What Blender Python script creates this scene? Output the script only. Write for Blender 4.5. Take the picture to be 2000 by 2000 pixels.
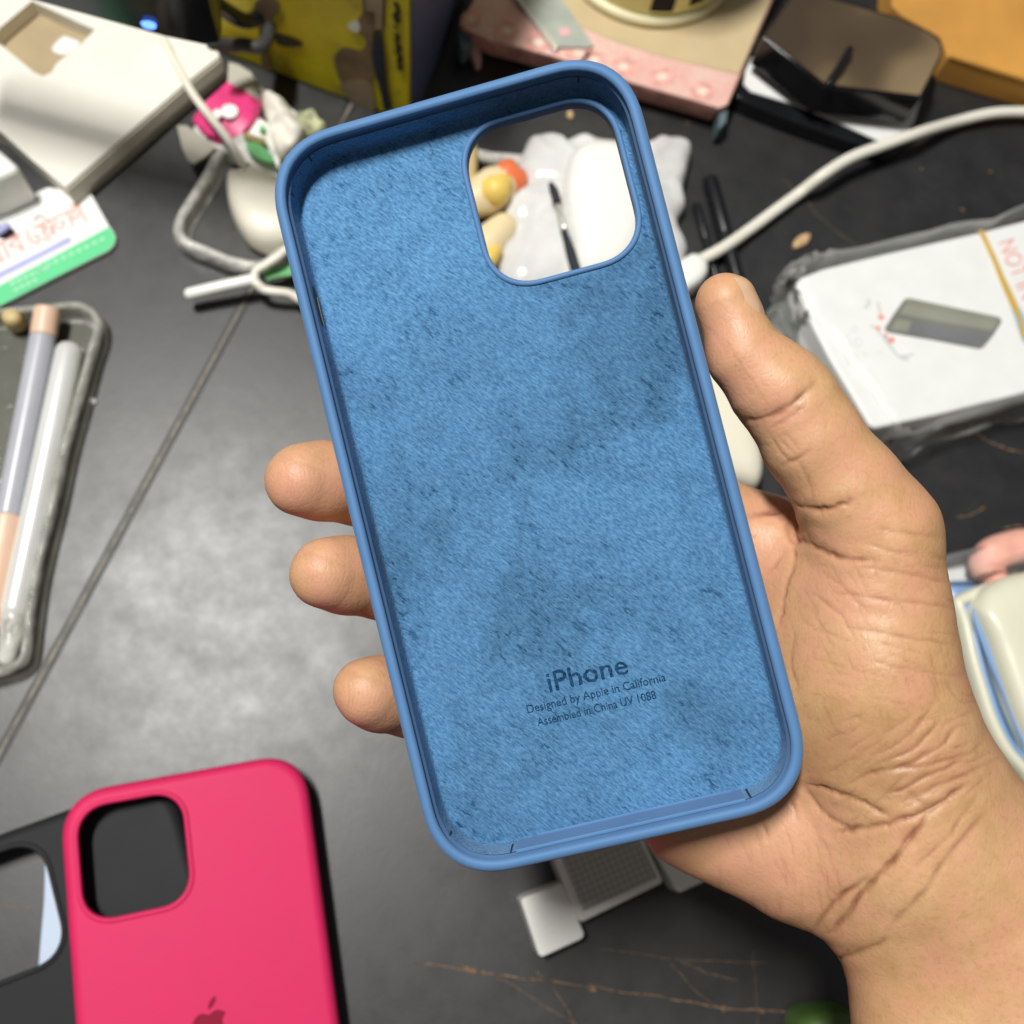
import bpy, bmesh, math, random
import numpy as np
from mathutils import Vector

random.seed(7)
S = bpy.context.scene
for o in list(bpy.data.objects):
    bpy.data.objects.remove(o)

# ------------------------------------------------------------------ camera
F = 1962.0                      # focal length in pixels of the 2000 px photograph
HC = 358.0                      # camera height over the desk, mm
UP = np.array([0.10, 0.28, 0.0]); UP[2] = math.sqrt(1 - UP @ UP)     # desk normal seen from the camera (x right, y up, z back)
XW = np.array([1.0, 0, 0]) - UP * UP[0]; XW /= np.linalg.norm(XW)
YW = np.cross(UP, XW)
RW = np.array([XW, YW, UP])     # camera axes -> world axes
CAM = np.array([0, 0, HC])

cam = bpy.data.cameras.new('camera')
cam.sensor_width = 36.0
cam.lens = 36.0 * F / 2000.0
cam.clip_start = 0.005
cam.clip_end = 50
cam.dof.use_dof = True
cam.dof.focus_distance = 0.199
cam.dof.aperture_fstop = 15.0
co = bpy.data.objects.new('camera', cam)
S.collection.objects.link(co)
from mathutils import Matrix
m4 = Matrix.Identity(4)
for i in range(3):
    for j in range(3):
        m4[i][j] = RW[i][j]
    m4[i][3] = CAM[i] * .001
co.matrix_world = m4
S.camera = co


def c2w(p):                     # camera coords (x right, y up, z forward, mm) -> world mm
    p = np.asarray(p, float)
    q = p.copy(); q[..., 2] = -q[..., 2]
    return q @ RW.T + CAM


def ray(px, py):
    return np.array([(px - 1000) / F, -(py - 1000) / F, -1.0]) @ RW.T


def at(px, py, z=0.0):          # the point of the level plane at height z (mm) seen at a pixel
    d = ray(px, py)
    return CAM + d * ((z - HC) / d[2])


def ats(pts, z=0.0):
    return np.array([at(a, b, z) for a, b in pts])


# ------------------------------------------------------------------ world and lamps
w = bpy.data.worlds.new('World'); S.world = w; w.use_nodes = True
nt = w.node_tree
bg = nt.nodes['Background']
tc = nt.nodes.new('ShaderNodeTexCoord')
sx = nt.nodes.new('ShaderNodeSeparateXYZ')
rp = nt.nodes.new('ShaderNodeValToRGB')
nt.links.new(tc.outputs['Generated'], sx.inputs[0])
nt.links.new(sx.outputs['Z'], rp.inputs[0])
rp.color_ramp.elements[0].color = (.20, .16, .115, 1)
rp.color_ramp.elements[1].color = (.32, .335, .345, 1)
nt.links.new(rp.outputs[0], bg.inputs['Color'])
bg.inputs['Strength'].default_value = 0.42

T0 = c2w(np.array([4.0, 8.0, 200.0]))


def lamp(name, pos, target, sx_, sy_, watts, col):
    la = bpy.data.lights.new(name, 'AREA')
    la.shape = 'RECTANGLE'; la.size = sx_; la.size_y = sy_; la.energy = watts; la.color = col
    lo = bpy.data.objects.new(name, la); S.collection.objects.link(lo)
    z = Vector(pos - target).normalized(); y = Vector((0, 1, 0)); x = y.cross(z).normalized(); y = z.cross(x)
    mw = Matrix((x, y, z)).transposed().to_4x4(); mw.translation = Vector(pos * .001)
    lo.matrix_world = mw
    return lo


# one ceiling tube: its sheen falls on the laminate left of the case and its light leaves the case's upper wall in shade
d0 = ray(415, 1220); ld = np.array([d0[0], d0[1], -d0[2]]); ld /= np.linalg.norm(ld)
LP = at(415, 1220) + ld * 1450
lamp('ceiling_tube_lamp', LP, T0, .08, .30, 25.5, (1.0, .98, .935))

S.view_settings.view_transform = 'Standard'
S.view_settings.look = 'None'
S.view_settings.exposure = 0.0
S.view_settings.gamma = 1.0
S.view_settings.use_curve_mapping = False
S.cycles.use_denoising = True
S.cycles.max_bounces = 8
S.cycles.transparent_max_bounces = 12
S.cycles.caustics_reflective = False
S.cycles.caustics_refractive = False

# ------------------------------------------------------------------ materials
MATS = {}


def mat(name, col, rough=.5, var=.06, scale=120, bump=0, bscale=900, spec=.5, metal=0, sheen=0, trans=0, alpha=1, emit=None, coat=0, sss=0):
    """Principled material whose colour and roughness are broken up by noise."""
    m = bpy.data.materials.new(name); m.use_nodes = True
    n = m.node_tree; N = n.nodes; L = n.links
    b = N['Principled BSDF']
    t = N.new('ShaderNodeTexCoord')
    z = N.new('ShaderNodeTexNoise'); z.inputs['Scale'].default_value = scale; z.inputs['Detail'].default_value = 5
    L.new(t.outputs['Object'], z.inputs['Vector'])
    r = N.new('ShaderNodeValToRGB')
    r.color_ramp.elements[0].position = .3; r.color_ramp.elements[1].position = .7
    r.color_ramp.elements[0].color = tuple(max(0, c * (1 - var)) for c in col) + (1,)
    r.color_ramp.elements[1].color = tuple(min(1, c * (1 + var)) for c in col) + (1,)
    L.new(z.outputs['Fac'], r.inputs['Fac'])
    L.new(r.outputs['Color'], b.inputs['Base Color'])
    mr = N.new('ShaderNodeMapRange')
    mr.inputs['To Min'].default_value = max(0, rough - .08); mr.inputs['To Max'].default_value = min(1, rough + .08)
    L.new(z.outputs['Fac'], mr.inputs['Value']); L.new(mr.outputs[0], b.inputs['Roughness'])
    b.inputs['Specular IOR Level'].default_value = spec
    b.inputs['Metallic'].default_value = metal
    b.inputs['Sheen Weight'].default_value = sheen
    b.inputs['Transmission Weight'].default_value = trans
    b.inputs['Alpha'].default_value = alpha
    b.inputs['Coat Weight'].default_value = coat
    if sss:
        b.inputs['Subsurface Weight'].default_value = sss
        b.inputs['Subsurface Radius'].default_value = (1, .9, .8)
        b.inputs['Subsurface Scale'].default_value = .0015
    if emit:
        b.inputs['Emission Color'].default_value = tuple(emit[:3]) + (1,)
        b.inputs['Emission Strength'].default_value = emit[3]
    if bump:
        z2 = N.new('ShaderNodeTexNoise'); z2.inputs['Scale'].default_value = bscale; z2.inputs['Detail'].default_value = 4
        L.new(t.outputs['Object'], z2.inputs['Vector'])
        bp = N.new('ShaderNodeBump'); bp.inputs['Strength'].default_value = bump; bp.inputs['Distance'].default_value = .0004
        L.new(z2.outputs['Fac'], bp.inputs['Height']); L.new(bp.outputs[0], b.inputs['Normal'])
    MATS[name] = m
    return m


mat('white_card', (.80, .775, .70), .55, .03, 60)
mat('card_edge', (.62, .58, .48), .7, .05, 200)
mat('kraft_inside', (.42, .33, .20), .8, .1, 80)
mat('white_paper', (.82, .83, .81), .4, .03, 90)
mat('white_plastic', (.88, .88, .84), .28, .02, 60)
mat('cream_plastic', (.80, .76, .62), .30, .02, 60)
mat('mouse_cream', (.82, .78, .66), .4, .03, 90)
mat('cable_cream', (.82, .79, .69), .45, .04, 80)
mat('black_plastic', (.009, .010, .012), .16, .2, 100)
mat('black_matte', (.013, .014, .016), .65, .15, 120, spec=.18)
mat('pen_black', (.008, .009, .011), .3, .2, 100)
mat('orange_card', (.60, .29, .055), .75, .16, 26, bump=.15, bscale=1500)
mat('orange_edge', (.40, .19, .03), .8, .12, 60)
mat('green_print', (.10, .62, .26), .5, .05, 60)
mat('green_pale', (.36, .74, .50), .5, .05, 60)
mat('red_print', (.85, .30, .24), .5, .12, 100)
mat('blue_print', (.40, .42, .72), .5, .08, 60)
mat('grey_print', (.58, .60, .60), .5, .08, 100)
mat('pale_grey_print', (.70, .71, .72), .5, .05, 100)
mat('phone_print', (.20, .205, .185), .4, .12, 60)
mat('phone_print_light', (.30, .305, .25), .4, .1, 60)
mat('phone_print_blue', (.185, .195, .20), .4, .1, 60)
mat('gold_foil', (.62, .41, .09), .35, .1, 60)
mat('light_blue_print', (.28, .52, .70), .5, .05, 60)
mat('pink_silicone', (.66, .023, .118), .55, .03, 60, bump=.03, bscale=2500, spec=.25)
mat('pink_logo', (.27, .008, .035), .6, .05, 60, spec=.15)
mat('black_silicone', (.021, .0215, .0245), .6, .1, 100, bump=.03, bscale=2500, spec=.18)
mat('pale_blue_silicone', (.50, .60, .74), .5, .03, 60)
mat('mid_blue_silicone', (.12, .22, .40), .4, .05, 60)
mat('silver', (.82, .83, .81), .28, .04, 40, metal=.3)
mat('pen_grey', (.44, .45, .50), .3, .06, 60)
mat('peach_plastic', (.80, .55, .40), .4, .04, 60)
mat('ochre_plastic', (.60, .46, .22), .5, .1, 90)
mat('yellow_toy', (.85, .60, .14), .45, .15, 45)
mat('yellow_tin', (.84, .78, .32), .4, .06, 60)
mat('tin_rim', (.78, .72, .46), .4, .05, 60)
mat('ruler_grey', (.38, .41, .37), .35, .12, 90)
mat('steel_edge', (.80, .80, .76), .25, .03, 60, metal=.6)
mat('pink_dot', (.75, .42, .45), .5, .05, 90)
mat('pouch_pink', (.72, .05, .21), .35, .2, 150)
mat('pouch_dark_pink', (.46, .03, .12), .4, .2, 150)
mat('pouch_white', (.82, .82, .77), .4, .06, 150)
mat('leaf_green', (.14, .46, .16), .45, .3, 180)
mat('olive_stem', (.30, .24, .08), .5, .2, 180)
mat('tissue', (.78, .74, .65), .6, .06, 120, bump=.4, bscale=160)
mat('grey_flap', (.46, .44, .37), .65, .08, 120)
mat('rubber_grey', (.05, .05, .05), .55, .06, 200)
mat('teal_corner', (.10, .15, .17), .6, .1, 100)
mat('beige_cover', (.58, .46, .27), .55, .06, 60)
mat('indigo_card', (.050, .060, .15), .6, .12, 50)
mat('navy_patch', (.012, .017, .032), .5, .2, 80)
mat('torn_brown', (.22, .155, .085), .8, .35, 90)
mat('torn_pale', (.36, .28, .18), .8, .2, 90)
mat('dark_ink', (.030, .028, .008), .6, .3, 150)
mat('green_thing', (.07, .14, .03), .5, .15, 90)
mat('crumb', (.55, .36, .19), .7, .25, 600)
mat('white_speck', (.85, .85, .83), .5, .02, 100)
mat('scratch', (.18, .105, .05), .85, .85, 500)
mat('salmon_band', (.82, .42, .33), .6, .08, 120, bump=.4, bscale=260)
mat('led_blue', (.1, .2, .9), .4, .02, 60, emit=(.10, .25, 1.0, 3.0))
mat('slot_dark', (.012, .016, .024), .7, .2, 200)
mat('slit_blue', (.008, .022, .05), .7, .2, 200)


def clear_mat(name, tint, rough, mix, gcol=(1, 1, 1)):
    """Thin clear plastic film: mostly see-through with a glossy and milky share."""
    m = bpy.data.materials.new(name); m.use_nodes = True
    n = m.node_tree; N = n.nodes; L = n.links
    out = N['Material Output']; b = N['Principled BSDF']
    b.inputs['Base Color'].default_value = tuple(gcol) + (1,); b.inputs['Roughness'].default_value = rough
    t = N.new('ShaderNodeBsdfTransparent'); t.inputs[0].default_value = tuple(tint) + (1,)
    tcx = N.new('ShaderNodeTexCoord'); z = N.new('ShaderNodeTexNoise'); z.inputs['Scale'].default_value = 160
    L.new(tcx.outputs['Object'], z.inputs['Vector'])
    fr = N.new('ShaderNodeFresnel'); fr.inputs['IOR'].default_value = 1.45
    ad = N.new('ShaderNodeMath'); ad.operation = 'MULTIPLY_ADD'
    L.new(z.outputs['Fac'], ad.inputs[0]); ad.inputs[1].default_value = mix; 
    L.new(fr.outputs[0], ad.inputs[2])
    bp = N.new('ShaderNodeBump'); bp.inputs['Strength'].default_value = .8; bp.inputs['Distance'].default_value = .0016
    L.new(z.outputs['Fac'], bp.inputs['Height']); L.new(bp.outputs[0], b.inputs['Normal'])
    mx = N.new('ShaderNodeMixShader')
    L.new(ad.outputs[0], mx.inputs[0]); L.new(t.outputs[0], mx.inputs[1]); L.new(b.outputs[0], mx.inputs[2])
    L.new(mx.outputs[0], out.inputs['Surface'])
    MATS[name] = m
    return m


clear_mat('clear_film', (.98, .99, .98), .04, .12, (.95, .96, .95))
clear_mat('clear_tpu', (.85, .85, .78), .12, .65, (.84, .84, .77))
clear_mat('clear_back', (.86, .87, .80), .10, .10, (.66, .66, .58))
clear_mat('milky_rim', (.85, .85, .83), .2, 1.2, (.80, .79, .74))
clear_mat('milky_back', (.85, .85, .83), .25, .10, (.5, .5, .48))


def node_mat(name):
    m = bpy.data.materials.new(name); m.use_nodes = True
    MATS[name] = m
    n = m.node_tree
    t = n.nodes.new('ShaderNodeTexCoord')
    return m, n.nodes, n.links, n.nodes['Principled BSDF'], t


def noise(N, L, vec, scale, detail=4, rough=.5):
    z = N.new('ShaderNodeTexNoise'); z.inputs['Scale'].default_value = scale
    z.inputs['Detail'].default_value = detail; z.inputs['Roughness'].default_value = rough
    L.new(vec, z.inputs['Vector'])
    return z.outputs['Fac']


def ramp(N, L, fac, stops):
    r = N.new('ShaderNodeValToRGB')
    e = r.color_ramp.elements
    while len(e) < len(stops):
        e.new(.5)
    for k, (p, c) in enumerate(stops):
        e[k].position = p; e[k].color = (tuple(c) + (1,)) if len(c) == 3 else c
    L.new(fac, r.inputs['Fac'])
    return r.outputs['Color']


def mixc(N, L, fac, a, b, mode='MIX'):
    x = N.new('ShaderNodeMix'); x.data_type = 'RGBA'; x.blend_type = mode
    for s, v in ((x.inputs[0], fac), (x.inputs[6], a), (x.inputs[7], b)):
        if isinstance(v, (int, float)):
            s.default_value = v
        elif isinstance(v, tuple):
            s.default_value = v + (1,) if len(v) == 3 else v
        else:
            L.new(v, s)
    return x.outputs[2]


def mth(N, L, op, a, b=None):
    x = N.new('ShaderNodeMath'); x.operation = op
    for s, v in ((x.inputs[0], a), (x.inputs[1], b)):
        if v is None:
            continue
        if isinstance(v, (int, float)):
            s.default_value = v
        else:
            L.new(v, s)
    return x.outputs[0]


def mapping(N, L, vec, scale=(1, 1, 1), rot=(0, 0, 0)):
    x = N.new('ShaderNodeMapping'); x.inputs['Scale'].default_value = scale; x.inputs['Rotation'].default_value = rot
    L.new(vec, x.inputs['Vector'])
    return x.outputs[0]


# desk: charcoal laminate, worn and dusty
m, N, L, B, T = node_mat('desk_laminate')
v = T.outputs['Object']
big = noise(N, L, v, 11, 5, .55); mid = noise(N, L, v, 70, 6, .65); fine = noise(N, L, v, 700, 4, .6)
base = ramp(N, L, mid, [(.30, (.010, .011, .0125)), (.72, (.021, .0212, .022))])
base = mixc(N, L, ramp(N, L, big, [(.42, (0, 0, 0)), (.7, (.45, .45, .45))]), base, (.028, .026, .025))
dust = ramp(N, L, fine, [(.70, (0, 0, 0)), (.80, (.5, .5, .5))])
base = mixc(N, L, dust, base, (.075, .065, .055))
L.new(base, B.inputs['Base Color'])
cl = noise(N, L, v, 150, 5, .7)
rr_ = mth(N, L, 'ADD', mth(N, L, 'MULTIPLY', mth(N, L, 'ADD', mid, mth(N, L, 'MULTIPLY', cl, .30)), .20), .285)
L.new(rr_, B.inputs['Roughness'])
B.inputs['Specular IOR Level'].default_value = .68
bp = N.new('ShaderNodeBump'); bp.inputs['Strength'].default_value = .10; bp.inputs['Distance'].default_value = .0005
L.new(mth(N, L, 'ADD', mth(N, L, 'MULTIPLY', mid, 1.2), mth(N, L, 'MULTIPLY', fine, .25)), bp.inputs['Height'])
L.new(bp.outputs[0], B.inputs['Normal'])

BM = np.array([[0.96687401, -0.24149812, 0.08266384], [0.24370542, 0.96968975, -0.01759158], [-0.07590994, 0.03715447, 0.99642221]])
BT = np.array([3.82903, 9.36386, 195.58637])
FELT_PATCH = []
for lx, ly, rad, lo_, hi_ in ((27, 20, 26, .80, 1.0), (-31, -10, 15, .86, 1.0), (4, 6, 13, .90, 1.0), (21, -56, 12, .83, 1.0), (-20, 55, 34, 1.20, 1.0), (-8, -30, 14, .86, 1.0), (-24, -64, 12, .9, 1.0), (12, -66, 14, 1.10, 1.0)):
    q = (c2w(np.array([lx, ly, 8.7]) @ BM.T + BT) - c2w(np.array([0, 0, 11.4]) @ BM.T + BT)) * .001
    FELT_PATCH.append((q[0], q[1], q[2], rad * .001, lo_, hi_))
# blue microfibre felt (object coords = case coords, so the nap has one direction)
m, N, L, B, T = node_mat('blue_felt')
v = T.outputs['Object']
v1 = mapping(N, L, mapping(N, L, v, (1, 1, 1), (0, 0, math.radians(128))), (1, .30, 1))
fib = noise(N, L, v1, 2600, 3, .6)
tuft = noise(N, L, v1, 1050, 4, .75)
blot = noise(N, L, v, 60, 4, .6)
blot2 = noise(N, L, v, 190, 3, .6)
col = ramp(N, L, fib, [(.30, (.043, .130, .27)), (.52, (.082, .215, .40)), (.75, (.135, .298, .49))])
spk = ramp(N, L, tuft, [(.375, (1, 1, 1)), (.435, (0, 0, 0))])
dens = ramp(N, L, mth(N, L, 'ADD', mth(N, L, 'MULTIPLY', blot, .7), mth(N, L, 'MULTIPLY', blot2, .3)), [(.40, (1, 1, 1)), (.56, (.15, .15, .15))])
spk = mixc(N, L, 1.0, spk, dens, 'MULTIPLY')
col = mixc(N, L, spk, col, (.017, .068, .16))  # dark specks: shade between the fibres painted into the colour
nap = ramp(N, L, mth(N, L, 'ADD', mth(N, L, 'MULTIPLY', blot, .6), mth(N, L, 'MULTIPLY', blot2, .4)), [(.38, (.84, .84, .84)), (.58, (1.06, 1.06, 1.06))])
col = mixc(N, L, 1.0, col, nap, 'MULTIPLY')
# brushed patches: where fingers and the phone laid the nap the other way
for cx, cy, cz, rad, lo_, hi_ in FELT_PATCH:
    vd = N.new('ShaderNodeVectorMath'); vd.operation = 'DISTANCE'; vd.inputs[1].default_value = (cx, cy, cz); L.new(v, vd.inputs[0])
    wob = mth(N, L, 'ADD', vd.outputs['Value'], mth(N, L, 'MULTIPLY', mth(N, L, 'SUBTRACT', blot2, .5), rad * 1.2))
    mr = N.new('ShaderNodeMapRange'); mr.interpolation_type = 'SMOOTHSTEP'
    mr.inputs['From Min'].default_value = rad * .35; mr.inputs['From Max'].default_value = rad
    mr.inputs['To Min'].default_value = lo_; mr.inputs['To Max'].default_value = hi_
    L.new(wob, mr.inputs['Value'])
    cc_ = N.new('ShaderNodeCombineColor')
    for k in range(3):
        L.new(mr.outputs[0], cc_.inputs[k])
    col = mixc(N, L, 1.0, col, cc_.outputs[0], 'MULTIPLY')
L.new(col, B.inputs['Base Color'])
B.inputs['Roughness'].default_value = .95; B.inputs['Specular IOR Level'].default_value = .1
B.inputs['Sheen Weight'].default_value = .25; B.inputs['Sheen Tint'].default_value = (.55, .75, 1, 1)
bp = N.new('ShaderNodeBump'); bp.inputs['Strength'].default_value = .85; bp.inputs['Distance'].default_value = .00035
L.new(mth(N, L, 'ADD', mth(N, L, 'MULTIPLY', tuft, 1.3), fib), bp.inputs['Height'])
L.new(bp.outputs[0], B.inputs['Normal'])

# blue silicone
m, N, L, B, T = node_mat('blue_silicone')
v = T.outputs['Object']
L.new(ramp(N, L, noise(N, L, v, 90, 5), [(.3, (.080, .190, .385)), (.7, (.094, .212, .42))]), B.inputs['Base Color'])
B.inputs['Roughness'].default_value = .58; B.inputs['Specular IOR Level'].default_value = .22; B.inputs['Sheen Weight'].default_value = .10
bp = N.new('ShaderNodeBump'); bp.inputs['Strength'].default_value = .05; bp.inputs['Distance'].default_value = .0002
L.new(noise(N, L, v, 4000, 2), bp.inputs['Height']); L.new(bp.outputs[0], B.inputs['Normal'])

# text pressed in the felt
mat('felt_ink', (.014, .052, .12), .95, .6, 1700, bump=.6, bscale=2500, spec=.05)

# skin: colour from noise, palm flush and crease attributes
m, N, L, B, T = node_mat('skin')
v = T.outputs['Object']
n1 = noise(N, L, v, 48, 5, .65); n2 = noise(N, L, v, 260, 4, .6); n3 = noise(N, L, v, 1500, 3, .6)
col = ramp(N, L, n1, [(.34, (.54, .320, .150)), (.5, (.595, .365, .180)), (.66, (.65, .41, .215))])
col = mixc(N, L, ramp(N, L, n2, [(.35, (.35, .35, .35)), (.65, (0, 0, 0))]), col, (.47, .235, .115))
a1 = N.new('ShaderNodeAttribute'); a1.attribute_name = 'flush'
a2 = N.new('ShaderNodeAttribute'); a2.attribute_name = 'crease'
a3 = N.new('ShaderNodeAttribute'); a3.attribute_name = 'tan'
blotch = ramp(N, L, noise(N, L, v, 130, 5, .65), [(.42, (0, 0, 0)), (.60, (.65, .65, .65))])
col = mixc(N, L, blotch, col, (.62, .300, .190))
col = mixc(N, L, ramp(N, L, noise(N, L, v, 900, 3, .6), [(.30, (.30, .30, .30)), (.48, (0, 0, 0))]), col, (.40, .19, .095))
col = mixc(N, L, mth(N, L, 'MULTIPLY', a1.outputs['Fac'], .75), col, (.66, .325, .225))
col = mixc(N, L, a3.outputs['Fac'], col, (.36, .195, .09))
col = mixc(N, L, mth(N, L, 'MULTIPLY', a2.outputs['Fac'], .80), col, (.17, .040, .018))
L.new(col, B.inputs['Base Color'])
B.inputs['Subsurface Weight'].default_value = .14
B.inputs['Subsurface Radius'].default_value = (1.0, .45, .28)
B.inputs['Subsurface Scale'].default_value = .0014
L.new(mth(N, L, 'ADD', mth(N, L, 'MULTIPLY', n2, .25), .36), B.inputs['Roughness'])
B.inputs['Specular IOR Level'].default_value = .45
vo = N.new('ShaderNodeTexVoronoi'); vo.inputs['Scale'].default_value = 1150
L.new(v, vo.inputs['Vector'])
bp = N.new('ShaderNodeBump'); bp.inputs['Strength'].default_value = .30; bp.inputs['Distance'].default_value = .00015
h_ = mth(N, L, 'ADD', mth(N, L, 'MULTIPLY', vo.outputs['Distance'], .5), mth(N, L, 'MULTIPLY', n3, .9))
ln = N.new('ShaderNodeTexVoronoi'); ln.feature = 'DISTANCE_TO_EDGE'; ln.inputs['Scale'].default_value = 560
L.new(mapping(N, L, v, (1, .55, .8), (.3, .2, .6)), ln.inputs['Vector'])
lnf = mth(N, L, 'MINIMUM', ln.outputs['Distance'], .12)
h_ = mth(N, L, 'ADD', h_, mth(N, L, 'MULTIPLY', n2, 1.2))
h_ = mth(N, L, 'ADD', h_, mth(N, L, 'MULTIPLY', lnf, 3.6))
L.new(h_, bp.inputs['Height']); L.new(bp.outputs[0], B.inputs['Normal'])
mat('nail', (.60, .385, .245), .3, .05, 200, spec=.5, sss=.15)

# yellow printed pouch, worn
m, N, L, B, T = node_mat('yellow_print')
v = T.outputs['Object']
a = noise(N, L, v, 26, 5, .6); b_ = noise(N, L, v, 90, 4, .6)
col = ramp(N, L, a, [(.38, (.62, .50, .012)), (.62, (.80, .70, .010))])
col = mixc(N, L, ramp(N, L, b_, [(.28, (.7, .7, .7)), (.42, (0, 0, 0))]), col, (.26, .20, .06))
L.new(col, B.inputs['Base Color']); B.inputs['Roughness'].default_value = .5

# pink printed cloth
m, N, L, B, T = node_mat('pink_cloth')
v = T.outputs['Object']
col = ramp(N, L, noise(N, L, v, 420, 4, .7), [(.3, (.72, .44, .38)), (.7, (.82, .60, .52))])
col = mixc(N, L, ramp(N, L, noise(N, L, v, 60, 4, .6), [(.40, (.0, .0, .0)), (.62, (.55, .55, .55))]), col, (.74, .36, .32))
L.new(col, B.inputs['Base Color']); B.inputs['Roughness'].default_value = .9; B.inputs['Sheen Weight'].default_value = .2
mat('pink_motif', (.80, .40, .35), .9, .30, 320)
mat('pale_motif', (.84, .66, .56), .9, .12, 320)
mat('pink_side', (.66, .33, .28), .9, .40, 130)

# mirror: broad brown and tan reflections painted into its base colour
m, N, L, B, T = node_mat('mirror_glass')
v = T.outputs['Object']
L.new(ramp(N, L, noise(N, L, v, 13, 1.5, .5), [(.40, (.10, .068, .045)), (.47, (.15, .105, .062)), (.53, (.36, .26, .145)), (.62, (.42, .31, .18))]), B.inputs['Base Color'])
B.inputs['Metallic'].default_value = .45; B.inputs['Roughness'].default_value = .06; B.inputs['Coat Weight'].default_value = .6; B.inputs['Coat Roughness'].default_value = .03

# white crinkled film
m, N, L, B, T = node_mat('white_film')
v = T.outputs['Object']
L.new(ramp(N, L, noise(N, L, v, 60, 4), [(.3, (.62, .62, .61)), (.7, (.74, .74, .73))]), B.inputs['Base Color'])
B.inputs['Roughness'].default_value = .22; B.inputs['Subsurface Weight'].default_value = .2; B.inputs['Subsurface Scale'].default_value = .003
bp = N.new('ShaderNodeBump'); bp.inputs['Strength'].default_value = .6; bp.inputs['Distance'].default_value = .004
L.new(noise(N, L, v, 48, 2), bp.inputs['Height']); L.new(bp.outputs[0], B.inputs['Normal'])

# ribbed grey panel of the adapter
m, N, L, B, T = node_mat('ribbed_grey')
v = T.outputs['Object']
wv = N.new('ShaderNodeTexChecker'); wv.inputs['Scale'].default_value = 700
L.new(mapping(N, L, v, (1, 1, .01), (0, 0, math.radians(22))), wv.inputs['Vector'])
wv.inputs['Color1'].default_value = (.50, .50, .46, 1); wv.inputs['Color2'].default_value = (.36, .36, .33, 1)
L.new(wv.outputs['Color'], B.inputs['Base Color']); B.inputs['Roughness'].default_value = .5
bp = N.new('ShaderNodeBump'); bp.inputs['Strength'].default_value = .5; bp.inputs['Distance'].default_value = .0006
L.new(wv.outputs['Fac'], bp.inputs['Height']); L.new(bp.outputs[0], B.inputs['Normal'])


# ------------------------------------------------------------------ helpers
def thing(name, label, cat, loc, group=None):
    o = bpy.data.objects.new(name, None); S.collection.objects.link(o)
    o.empty_display_size = .01
    o.location = Vector(np.asarray(loc) * .001)
    o['label'] = label; o['category'] = cat
    if group:
        o['group'] = group
    return o


def origin(o):
    q = np.zeros(3)
    while o is not None:
        q = q + np.array(o.location); o = o.parent
    return q * 1000


def mesh_obj(name, verts, faces, material, parent=None, smooth=False, loc=None, recalc=True):
    """verts in world mm; the object's own origin is its parent's, or loc."""
    verts = np.asarray(verts, float)
    if parent is not None:
        org = origin(parent)
    else:
        org = np.asarray(loc if loc is not None else np.r_[verts[:, :2].mean(0), verts[:, 2].min()], float)
    me = bpy.data.meshes.new(name)
    me.from_pydata([tuple(v) for v in (verts - org) * .001], [], [tuple(int(i) for i in f) for f in faces])
    if recalc:
        bm = bmesh.new(); bm.from_mesh(me)
        bmesh.ops.recalc_face_normals(bm, faces=bm.faces)
        bm.to_mesh(me); bm.free()
    if smooth:
        me.polygons.foreach_set('use_smooth', [True] * len(me.polygons))
    o = bpy.data.objects.new(name, me); S.collection.objects.link(o)
    me.materials.append(MATS[material] if isinstance(material, str) else material)
    if parent is not None:
        o.parent = parent
    else:
        o.location = Vector(org * .001)
    return o


def tag(o, label, cat, group=None):
    o['label'] = label; o['category'] = cat
    if group:
        o['group'] = group
    return o


def bevel(o, wmm, seg=3):
    b = o.modifiers.new('bevel', 'BEVEL'); b.width = wmm * .001; b.segments = seg; b.limit_method = 'ANGLE'; b.angle_limit = math.radians(40)
    o.data.polygons.foreach_set('use_smooth', [True] * len(o.data.polygons))
    wn = o.modifiers.new('wn', 'WEIGHTED_NORMAL'); wn.keep_sharp = False
    return o


def smooth(pts, n=6, closed=False):
    P = np.asarray(pts, float); k = len(P); out = []
    rng = range(k) if closed else range(k - 1)
    for i in rng:
        if closed:
            a, b, c, d = P[(i - 1) % k], P[i], P[(i + 1) % k], P[(i + 2) % k]
        else:
            a, b, c, d = P[max(i - 1, 0)], P[i], P[i + 1], P[min(i + 2, k - 1)]
        for t in np.linspace(0, 1, n, endpoint=False):
            out.append(.5 * ((2 * b) + (-a + c) * t + (2 * a - 5 * b + 4 * c - d) * t * t + (-a + 3 * b - 3 * c + d) * t ** 3))
    if not closed:
        out.append(P[-1])
    return np.array(out)


def loft(rings, closed_ring=True, cap0=False, cap1=False):
    n = len(rings[0]); V = np.concatenate(rings); Fc = []
    for i in range(len(rings) - 1):
        for j in range(n if closed_ring else n - 1):
            k = (j + 1) % n
            Fc.append((i * n + j, i * n + k, (i + 1) * n + k, (i + 1) * n + j))
    if cap0:
        Fc.append(tuple(range(n)))
    if cap1:
        Fc.append(tuple((len(rings) - 1) * n + j for j in range(n)))
    return V, Fc


def prism(name, top, zb, material, parent=None, bev=0, seg=3, lean=None):
    """solid whose top is the given world polygon (mm) and whose sides drop to height zb"""
    top = np.asarray(top, float)
    bot = top.copy(); bot[:, 2] = zb
    if lean is not None:
        bot[:, :2] += lean
    V, Fc = loft([bot, top], cap0=True, cap1=True)
    o = mesh_obj(name, V, Fc, material, parent)
    if bev:
        bevel(o, bev, seg)
    return o


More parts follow.
